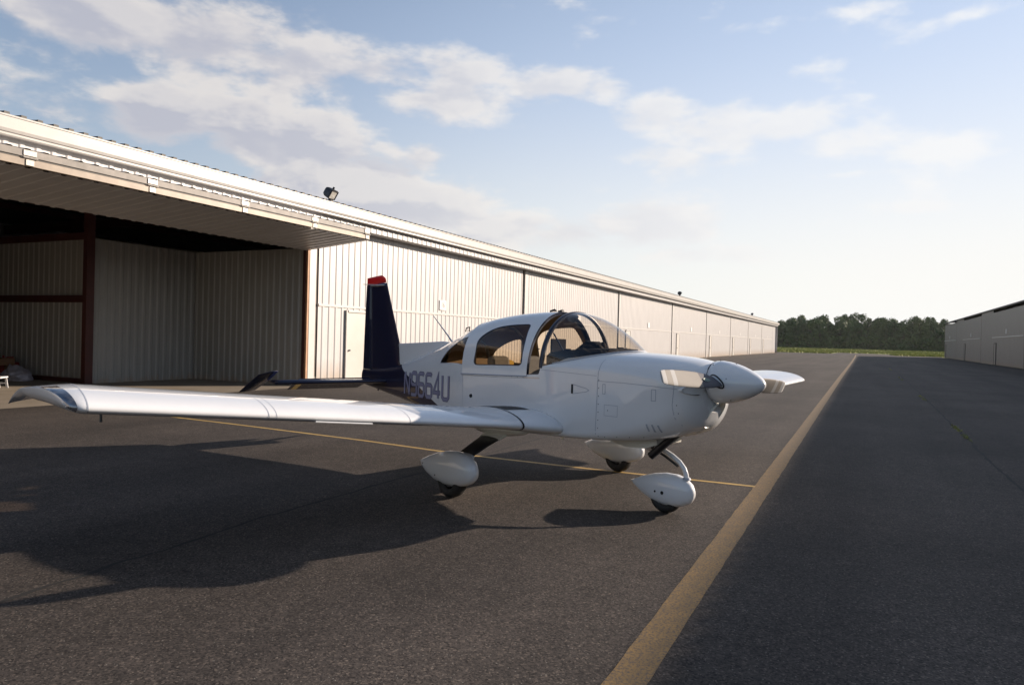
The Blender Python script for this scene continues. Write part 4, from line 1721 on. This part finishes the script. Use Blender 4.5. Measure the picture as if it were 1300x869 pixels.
registration(-1, -2.50, -1.20, .815, .018, .285, 'N9664U')
registration(1, -2.50, -1.20, .815, .018, .285, 'N9664U')
for side in (-1, 1):
    bm = bmesh.new()
    stroke(bm, [(1.20, .665), (1.205, .9), (1.215, 1.20), (1.22, 1.30)] + [(1.225, 1.30 + .02 * k) for k in range(1, 7)], .006, .0012, side)
    stroke(bm, [(1.21, 1.215), (1.5, 1.215), (1.8, 1.205), (2.02, 1.19)], .005, .0012, side)
    stroke(bm, [(2.0, 1.30), (1.995, 1.20), (1.985, 1.05), (2.0, .93), (2.03, .87)], .005, .0012, side)
    stroke(bm, [(.46, 1.285), (1.2, 1.262)], .004, .0012, side)
    stroke(bm, [(-.87, .64), (-.87, 1.155)], .004, .0012, side)
    stroke(bm, [(-.9, 1.158), (-.3, 1.166), (.26, 1.185)], .005, .0012, side)
    # access door and latches on the cowl
    stroke(bm, [(1.30, .90), (1.45, .90), (1.45, 1.00), (1.30, 1.00), (1.30, .90)], .004, .0012, side)
    stroke(bm, [(1.275, 1.10), (1.275, 1.19), (1.305, 1.19), (1.305, 1.10), (1.275, 1.10)], .005, .0014, side)
    stroke(bm, [(1.80, 1.075), (1.80, 1.175), (1.84, 1.175), (1.84, 1.075), (1.80, 1.075)], .006, .0014, side)
    pln = bm_obj('panel_lines', bm, M['seam'], body)
    # three louvres low on the cowl
    for k in range(3):
        bm = bmesh.new()
        x = 1.765 + .05 * k
        stroke(bm, [(x - .008, .865), (x + .004, .80)], .015, .004, side, .012)
        bm_obj('louvre', bm, M['seam'], body)
    # triangular fresh air scoop, the shade in its mouth painted as a flat dark patch
    bm = bmesh.new()
    vsx = [prj(.885, 1.075, .003, side), prj(.91, 1.075, .003, side), prj(.91, 1.165, .003, side), prj(.885, 1.165, .003, side)]
    bm.faces.new([bm.verts.new(p) for p in vsx])
    sc = bm_obj('air_scoop', bm, M['cavity'], body)
    bm = bmesh.new()
    stroke(bm, [(.91, 1.165), (1.08, 1.135), (1.11, 1.12), (1.08, 1.105), (.91, 1.075)], .006, .003, side)
    bm_obj('scoop_ramp_edge', bm, M['seam'], sc)
    # round drain and static port
    tube('static_port', [prj(-.70, .93, -.01, side), prj(-.70, .93, .012, side)], [.022, .02], M['cavity'], body, 10)
    # fasteners
    bm = bmesh.new()
    pts = [(1.228, .70 + .075 * k) for k in range(8)] + [(-.80 + .09 * k, 1.185 + .0006 * k) for k in range(12)] + [(1.34, .95), (2.02, 1.05), (2.03, .98)]
    pts += [(1.30 + .13 * k, .70 + .012 * k) for k in range(4)]
    for x, z in pts:
        p = prj(x, z, .001, side)
        bmesh.ops.create_icosphere(bm, subdivisions=1, radius=.0055, matrix=Matrix.Translation(p) @ Matrix.Diagonal((1, .5, 1, 1)))
    o = bm_obj('fasteners', bm, M['rivet'], body)
    o['kind'] = 'stuff'
# cooling inlet lips beside the spinner, chin inlet below it
for s in (-1, 1):
    inl = []
    for (x, a, b, dz) in ((1.93, .055, .030, 0), (2.05, .085, .042, 0), (2.145, .092, .045, 0), (2.165, .086, .040, 0)):
        inl.append([(x - abs(math.cos(q)) * .0 - (.10 if math.cos(q) * s > 0 else 0) * abs(math.cos(q)), s * .275 + a * math.cos(q), 1.185 + dz + b * math.sin(q)) for q in [2 * math.pi * k / 24 for k in range(24)]])
    io = loft('cooling_inlet', inl, M['white'], body, cap=(True, False))
    last = inl[-1]
    ins = [Vector(((p[0] - .012), s * .275 + (p[1] - s * .275) * .93, 1.185 + (p[2] - 1.185) * .9)) for p in last]
    loft('inlet_throat', [last, ins, [v - Vector((.05, 0, 0)) for v in ins]], M['cavity'], io, cap=(False, True))
ch = []
for (x, hw, zc, hh, tilt) in ((1.70, .05, .76, .05, 0), (1.90, .085, .83, .09, .2), (2.06, .098, .905, .125, .5), (2.14, .098, .945, .130, .62), (2.165, .092, .957, .124, .66)):
    ring = []
    for k in range(36):
        q = 2 * math.pi * k / 36
        zz = zc + hh * math.sin(q)
        ring.append(Vector((x + tilt * (zz - zc), hw * math.copysign(abs(math.cos(q)) ** .8, math.cos(q)), zz)))
    ch.append(ring)
chin = loft('chin_cowl', ch, M['cream'], body, cap=(True, False))
cen = Vector((2.165, 0, .957))
last = ch[-1]
inner = [cen + (v - cen) * .90 - Vector((.006, 0, 0)) for v in last]
deep0 = [cen + (v - cen) * .84 - Vector((.09, 0, 0)) for v in last]
deep = [cen + (v - cen) * .70 - Vector((.13, 0, 0)) for v in last]
loft('inlet_lip', [last, inner, deep0], M['cream'], chin, cap=(False, False))
loft('inlet_throat', [deep0, deep], M['cavity'], chin, cap=(False, True))
# belly exit fairing, exhaust stack, belly antenna
be = []
for x, hw, z0, z1 in ((1.05, .10, .60, .70), (1.30, .20, .585, .72), (1.55, .22, .60, .74), (1.68, .20, .65, .76)):
    be.append([(x, -hw, z1), (x, -hw * .92, z0), (x, hw * .92, z0), (x, hw, z1)])
loft('cooling_exit_fairing', be, M['cream'], body, sharp=30)
tube('exhaust_pipe', [(1.88, -.16, .77), (1.72, -.17, .635), (1.61, -.18, .54)], [.036, .038, .038], M['blackpaint'], ac, 16)
mesh_obj('belly_antenna', [(.52, -.205, .625), (.44, -.205, .625), (.46, -.21, .55), (.485, -.21, .55), (.52, -.195, .625), (.44, -.195, .625), (.46, -.20, .55), (.485, -.20, .55)],
         [(0, 1, 2, 3), (7, 6, 5, 4), (0, 3, 7, 4), (1, 0, 4, 5), (2, 1, 5, 6), (3, 2, 6, 7)], M['cream'], ac)
tube('whip_antenna', [(-1.74, 0, 1.50), (-1.86, 0, 1.60), (-2.20, 0, 1.86)], [.016, .010, .005], M['metal'], ac, 8)

# ---- wings


def foil(n=22, t=.14, camber=.045):
    """closed list of (c, z): upper surface nose to tail, lower back"""
    U, Lw = [], []
    for i in range(n + 1):
        x = (1 - math.cos(math.pi * i / n)) / 2
        yt = 5 * t * (.2969 * math.sqrt(x) - .126 * x - .3516 * x * x + .2843 * x**3 - .1036 * x**4)
        cm = camber * 4 * x * (1 - x)
        U.append((x, cm + yt))
        Lw.append((x, cm - yt))
    return U + Lw[-1:0:-1]


def wing_sec(y, xle, chord, z, s, t=.14, inc=1.0, F=None):
    ca, sa = math.cos(R(inc)), math.sin(R(inc))
    res = []
    for c, h in (F or foil(t=t)):
        dx, dz = -c * chord, h * chord
        res.append(Vector((xle + dx * ca + dz * sa * 0, s * y, z + dx * sa + dz)))
    return res


def zw(y):
    return .750 + .0895 * (y - .9)


WROOT = [(.50, .80, 1.60), (.56, .785, 1.57), (.64, .755, 1.52), (.72, .715, 1.47), (.80, .665, 1.41), (.86, .632, 1.375), (.90, .62, 1.36)]
for s in (-1, 1):
    rings = [wing_sec(y, xl, c, zw(y), s, t=.142) for y, xl, c in WROOT]
    for y in (1.2, 1.7, 2.2, 2.8, 3.4, 4.0, 4.4, 4.60):
        rings.append(wing_sec(y, .62, 1.36, zw(y), s, t=.115))
    wg = loft('wing', rings, M['white'], ac, cap=(True, False))
    # up-swept moulded tip: the lower surface rises to meet the upper one
    F0 = foil(t=.115)
    nU = 23
    tip = []
    for k, yy in enumerate((4.60, 4.645, 4.69, 4.73, 4.77, 4.80, 4.83, 4.85, 4.86)):
        q = k / 8
        G2 = []
        for i, (c, h) in enumerate(F0):
            if i < nU:
                G2.append((c, h - .004 * q))
            else:
                j = len(F0) - i
                hu = F0[min(j, nU - 1)][1]
                G2.append((c, h + (hu - .006 - h) * (q ** 1.9)))
        xl = .62 - .10 * q ** 2.0
        chd = 1.36 - .10 * q ** 2.0 + .03 * q
        sec = wing_sec(yy, xl, chd, zw(4.6) + .014 * q, s, inc=1.0 + 2.6 * q, F=G2)
        for p_, (c_, h_) in zip(sec, G2):     # raked outline: the outer edge runs outwards towards the rear
            g_ = min(1, .42 + .58 * (max(0, c_) / .5) ** .85)
            p_.y = s * (4.60 + (yy - 4.60) * g_ * 1.0)
        tip.append(sec)
    tp = loft('wing_tip', tip, M['white'], wg, cap=(False, True))
    # landing/nav light window in the leading edge of the tip
    bm = bmesh.new()
    rows = []
    for k in (3, 4, 5, 6, 7):
        row = []
        for i in (8, 7, 6, 5, 4, 3, 2, 1, 0):
            p = tip[k][i].copy()
            row.append(bm.verts.new(p + Vector((.004, s * .003, .005))))
        for i in (1, 2):
            p = tip[k][len(F0) - i].copy()
            row.append(bm.verts.new(p + Vector((.004, s * .003, -.003))))
        rows.append(row)
    for r0, r1 in zip(rows, rows[1:]):
        for i in range(len(r0) - 1):
            bm.faces.new((r0[i], r0[i + 1], r1[i + 1], r1[i]))
    M.setdefault('lightcover', noisy('light_cover_blue_grey', (.05, .07, .11), (.30, .31, .34), 9, .12, .6, coat=1.0))  # clear cover drawn opaque, its blue and dark reflections put into the colour
    bm_obj('light_window', bm, M['lightcover'], tp, True)
    # seams around the wing
    for yy, wd, mt in ((4.60, .007, 'seam'), (3.42, .007, 'seam'), (3.36, .005, 'seam'), (2.18, .007, 'seam'), (.885, .030, 'black')):
        r2 = []
        for y in (yy - wd / 2, yy + wd / 2):
            base = wing_sec(y, .62 if y > .9 else .625, 1.36, zw(y), s, t=.115 if y > .9 else .1422)
            c = Vector((.62 - .5, s * y, zw(y)))
            r2.append([c + (p - c) * 1.004 for p in base])
        loft('root_seal' if mt == 'black' else 'skin_seam', r2, M[mt], wg, cap=(False, False))
    bm = bmesh.new()
    rows_ = []
    for yy in (.60, .68, .76, .86):
        xl, chd = (.80 - (yy - .5) * .44, 1.60 - (yy - .5) * .60)
        row = []
        U = foil(t=.142)[:23]
        for i in range(7, 19):
            row.append(bm.verts.new((xl - U[i][0] * chd, s * yy, zw(yy) - U[i][0] * chd * math.sin(R(1)) + U[i][1] * chd + .003)))
        rows_.append(row)
    for r0, r1 in zip(rows_, rows_[1:]):
        for i in range(len(r0) - 1):
            bm.faces.new((r0[i], r0[i + 1], r1[i + 1], r1[i]))
    bm_obj('wing_walk', bm, M['black'], wg)
    # aileron and flap gaps on the upper side, stall strip, drains
    for (ya, yb, cc) in ((.95, 2.25, .76), (2.55, 4.45, .77)):
        bm = bmesh.new()
        for (y0_, y1_, c0_, c1_) in ((ya, yb, cc, cc + .006), (ya, ya + .006, cc, .995), (yb - .006, yb, cc, .995)):
            q = []
            for (y, c) in ((y0_, c0_), (y0_, c1_), (y1_, c1_), (y1_, c0_)):
                U = F0[:nU]
                for i in range(nU - 1):
                    if U[i][0] <= c <= U[i + 1][0]:
                        break
                f_ = (c - U[i][0]) / (U[i + 1][0] - U[i][0])
                h = U[i][1] + (U[i + 1][1] - U[i][1]) * f_
                q.append(bm.verts.new((.62 - c * 1.36 * math.cos(R(1)), s * y, zw(y) - c * 1.36 * math.sin(R(1)) + h * 1.36 + .0025)))
            bm.faces.new(q)
        bm_obj('flap_gap' if ya < 2 else 'aileron_gap', bm, M['seam'], wg)
    tube('stall_strip', [(.621, s * 2.55, zw(2.55) - .028), (.621, s * 3.05, zw(3.05) - .028)], .006, M['white'], wg, 5)
    tube('tie_down_ring', [(.25, s * 4.45, zw(4.45) - .06), (.25, s * 4.45, zw(4.45) - .115)], [.008, .011], M['rivet'], wg, 6)
    # gear attachment blister under the wing root
    bl = []
    for k in range(9):
        q = k / 8
        x = .52 - .95 * q
        r_ = math.sin(math.pi * min(1, q * 1.0)) ** .6
        bl.append([(x, s * (.70 + .17 * r_ * math.cos(a)), .665 + (-.015 * q) + .075 * r_ * math.sin(a)) for a in [2 * math.pi * j / 20 for j in range(20)]])
    loft('gear_blister', bl, M['cream'], wg)


# ---- landing gear
def pod(name, tab, mat, y, parent):
    rings = []
    for x, zc, hw, hh in tab:
        rings.append([(x, y + hw * math.copysign(abs(math.cos(a)) ** .85, math.cos(a)), zc - .014 + hh * 1.04 * math.copysign(abs(math.sin(a)) ** .85, math.sin(a))) for a in [2 * math.pi * k / 28 for k in range(28)]])
    return loft(name, rings, mat, parent)


def wheel(x, y, r, wd, parent):
    e = empty('wheel', (x, y, r))
    e.parent = parent
    bm = bmesh.new()
    prof_ = [(-.30, .52), (-.48, .60), (-.5, .75), (-.44, .90), (-.26, .98), (0, 1.0), (.26, .98), (.44, .90), (.5, .75), (.48, .60), (.30, .52)]
    rings = []
    for k in range(36):
        a = 2 * math.pi * k / 36
        rings.append([bm.verts.new((r * q * math.sin(a), wd * p, r * q * math.cos(a))) for p, q in prof_])
    for k in range(36):
        r0, r1 = rings[k], rings[(k + 1) % 36]
        for i in range(len(prof_) - 1):
            bm.faces.new((r0[i], r0[i + 1], r1[i + 1], r1[i]))
    bm_obj('tyre', bm, M['tyre'], e, True)
    tube('hub', [(0, -wd * .33, 0), (0, wd * .33, 0)], r * .42, M['rivet'], e, 24)
    return e


MAIN = [(-.575, .300, .004, .004), (-.50, .292, .040, .040), (-.38, .286, .078, .092), (-.22, .288, .105, .140), (-.05, .298, .120, .166), (.10, .306, .122, .166), (.22, .308, .108, .143), (.30, .306, .085, .110), (.355, .302, .050, .066), (.375, .300, .004, .004)]
for s in (-1, 1):
    y = 1.262 * s
    fp = pod('wheel_fairing', MAIN, M['white'], y, ac)
    if s < 0:
        fp['label'] = 'right main wheel fairing'
    bm = bmesh.new()
    for x, z in ((-.14, .21), (.24, .30), (-.4, .29)):
        bmesh.ops.create_icosphere(bm, subdivisions=1, radius=.008, matrix=Matrix.Translation((x, y + s * (.118 if abs(x) < .2 else .09), z)))
    bm_obj('fairing_screws', bm, M['rivet'], fp)
    wheel(0, y, .185, .15, ac)
    # spring leg
    lg = []
    for (x, yy, z, c, th) in ((.10, .60, .68, .165, .026), (.09, .80, .600, .150, .024), (.085, 1.0, .510, .135, .022), (.08, 1.16, .425, .120, .020), (.075, 1.22, .36, .11, .018)):
        n_ = Vector((0, .42, 1)).normalized()
        ring = []
        for k in range(16):
            a = 2 * math.pi * k / 16
            ring.append(Vector((x + c * math.cos(a), s * yy + s * th * math.sin(a) * n_.y, z + th * math.sin(a) * n_.z)))
        lg.append(ring)
    leg = loft('gear_leg', lg[1:4], M['blackpaint'], ac)
    up_ = [[Vector((p.x, p.y, p.z)) + (p - Vector((c[0], c[1], c[2]))) * .12 for p in r] for r, c in ((lg[0], (.10, s * .60, .68)), ([q.lerp(w2, .35) for q, w2 in zip(lg[1], lg[2])], (.088, s * .87, .5685)))]
    loft('leg_cuff', up_, M['cream'], leg)
    cf = [[Vector((p.x, p.y, p.z)) + (p - Vector(c)) * k for p in r] for r, c, k in ((lg[3], (.08, s * 1.16, .425), .15), (lg[4], (.075, s * 1.22, .36), .75))]
    loft('leg_cuff', cf, M['white'], leg)
NOSE = [(1.235, .265, .004, .004), (1.30, .258, .034, .034), (1.40, .250, .062, .080), (1.53, .246, .088, .120), (1.66, .248, .100, .139), (1.78, .250, .100, .138), (1.87, .250, .086, .118), (1.935, .249, .058, .080), (1.965, .248, .03, .038), (1.972, .248, .004, .004)]
nf = pod('nose_wheel_fairing', [(x_, z_ - .012, a_, b_ * 1.05) for x_, z_, a_, b_ in NOSE], M['white'], 0, ac)
for x, r_ in ((1.60, .010), (1.685, .017)):
    tube('axle_hole', [(x, -.088, .20), (x, -.1015 + (.004 if r_ < .015 else 0), .20)], r_, M['cavity'], nf, 12)
wheel(1.66, 0, .165, .125, ac)
stt = [(1.42, 0, .66), (1.50, 0, .625), (1.62, 0, .580), (1.72, 0, .540), (1.80, 0, .495), (1.855, 0, .440), (1.88, 0, .385), (1.885, 0, .30)]
tube('nose_gear_strut', stt, [.030, .027, .0235, .0225, .0225, .0225, .0225, .0225], M['white'], ac, 16)
tube('strut_damper', [(1.40, -.03, .63), (1.52, -.035, .585), (1.66, -.03, .53), (1.80, -.02, .455)], .012, M['black'], ac, 8)
tube('strut_foot_seal', [(1.885, 0, .345), (1.885, 0, .365)], [.040, .030], M['seam'], nf, 16)
bm = bmesh.new()
add_box(bm, 1.44, 1.52, -.04, .04, .56, .66, .01)
bm_obj('strut_bracket', bm, M['metal'], ac)

# ---- tail


def plate(name, poly, th, mat, parent, axis='y', edge=.25, off=0.0):
    """bevelled thin solid from an outline in (x, z) [axis y] or (x, y) [axis z]"""
    bm = bmesh.new()
    c = Vector((sum(p[0] for p in poly) / len(poly), sum(p[1] for p in poly) / len(poly)))
    rows = []
    for d, k in ((-th / 2, .93), (-th * .25, .995), (0, 1), (th * .25, .995), (th / 2, .93)):
        row = []
        for p in poly:
            q = c + (Vector(p) - c) * k
            row.append(bm.verts.new((q.x, d + off, q.y) if axis == 'y' else (q.x, q.y, d + off)))
        rows.append(row)
    n = len(poly)
    for r0, r1 in zip(rows, rows[1:]):
        for i in range(n):
            bm.faces.new((r0[i], r0[(i + 1) % n], r1[(i + 1) % n], r1[i]))
    bm.faces.new(rows[0])
    bm.faces.new(rows[-1][::-1])
    return bm_obj(name, bm, mat, parent)


def fin_sec(z, xle, xte, t0, n=14, sub=None):
    c = xle - xte
    F = [(x, h) for x, h in foil(n, .10, 0)]
    return [Vector((xle - x * c, h / .10 * t0, z)) for x, h in F]


# fin (fixed) as lofted thin sections, its lower part sunk in the fuselage
fin_rows = []
for z, xl, xt in ((.98, -2.72, -3.77), (1.10, -2.80, -3.775), (1.25, -2.88, -3.785), (1.45, -3.00, -3.795), (1.70, -3.11, -3.805), (2.0, -3.245, -3.815), (2.30, -3.375, -3.83), (2.35, -3.40, -3.832)):
    fin_rows.append(fin_sec(z, xl, xt - .04, .045 - .012 * (z - 1)))
fin = loft('fin', fin_rows, M['navy'], ac)
rud = []
for z, xl, xt in ((1.075, -3.792, -4.02), (1.5, -3.812, -4.005), (2.0, -3.832, -3.985), (2.33, -3.846, -3.965)):
    th = .034 - .008 * (z - 1)
    rud.append([Vector(p) for p in ((xl, th, z), (xl + .02, 0, z), (xl, -th, z), (xt, -.006, z), (xt, .006, z))])
loft('rudder', rud, M['navy'], ac, sharp=30)
box('rudder_gap', -4.0, -3.79, -.022, .022, 1.062, 1.073, M['metal'], ac)
cap_rows = []
for q, dz in ((0, 0), (.35, .045), (.7, .08), (1, .098)):
    pts = []
    for p in fin_sec(2.365, -3.415 + .0 * q, -3.965, .030 * (1 - .6 * q ** 2)):
        f_ = (p.x + 3.965) / .55
        zt_ = (2.315 + .045 * f_) + dz * (1.28 - .10 * f_) - .05 * q * max(0, f_ - .8) / .2
        pts.append(Vector((p.x - .035 * q * f_ * f_, p.y, zt_)))
    cap_rows.append(pts)
loft('fin_cap', cap_rows, M['red'], fin)
an = []
for x, a, b in ((-3.90, .004, .003), (-3.80, .03, .012), (-3.66, .05, .02), (-3.52, .04, .016), (-3.42, .004, .003)):
    an.append([(x, a * math.cos(q), 2.318 + b * math.sin(q)) for q in [2 * math.pi * k / 12 for k in range(12)]])
na = loft('nav_antenna', an, M['metal'], fin)
for s in (-1, 1):
    tube('whisker', [(-3.64, .03 * s, 2.325), (-3.70, .22 * s, 2.325)], [.007, .004], M['metal'], na, 6)
plate('dorsal_strake', [(-3.02, 1.10), (-3.03, 1.475), (-2.4, 1.505), (-1.95, 1.53), (-1.70, 1.515), (-2.3, 1.30)], .035, M['white'], ac)
tube('tail_tie_down', [(-3.55, 0, .81), (-3.58, 0, .775)], [.02, .012], M['navy'], ac, 8)

for s in (-1, 1):
    HX = -3.60
    rows = []
    for y, xl, z in ((.02, -3.10, .930), (.12, -3.13, .932), (.9, -3.19, .936), (1.68, -3.245, .94)):
        c = xl - HX
        rows.append([Vector((xl - x * c, s * y, z + h * .62)) for x, h in foil(14, .10, 0)])
    # blunt rear at the hinge
    sb = loft('tailplane', rows, M['navy'], ac)
    DR = R(22)

    def ev(x, y, h):
        dx = x - HX
        return Vector((HX + dx * math.cos(DR) + h * math.sin(DR) * 0, s * y, .935 + dx * math.sin(DR) + h))
    er = []
    for y, xt in ((.14, -3.98), (.7, -3.98), (1.24, -3.98)):
        er.append([ev(HX + .01, y, .026), ev(HX + .026, y, 0), ev(HX + .01, y, -.026), ev(xt, y, -.003), ev(xt, y, .003)])
    el = loft('elevator', er, M['navy'], ac, sharp=30)
    hr_ = []
    for y, xl, xt in ((1.70, -3.17, -3.97), (1.79, -3.20, -4.02), (1.90, -3.30, -4.06)):
        c = xl - xt
        hr_.append([ev(xl - x * c, y, h * .40 * (1 if y < 1.85 else .4)) for x, h in foil(14, .10, 0)])
    loft('horn_balance', hr_, M['navy'], el)

# ---------------------------------------------------------------- thin summer haze over the field
hz = bpy.data.materials.new('haze_air')
hz.use_nodes = True
hz.node_tree.nodes.clear()
_o = hz.node_tree.nodes.new('ShaderNodeOutputMaterial')
_v = hz.node_tree.nodes.new('ShaderNodeVolumePrincipled')
_v.inputs['Density'].default_value = .00006
_v.inputs['Color'].default_value = (.93, .96, 1.0, 1)
_v.inputs['Anisotropy'].default_value = .35
hz.node_tree.links.new(_v.outputs[0], _o.inputs['Volume'])
haze = box('haze', -1400, 1400, -1400, 1400, -1.2, 24, hz)
tag(haze, kind='stuff')
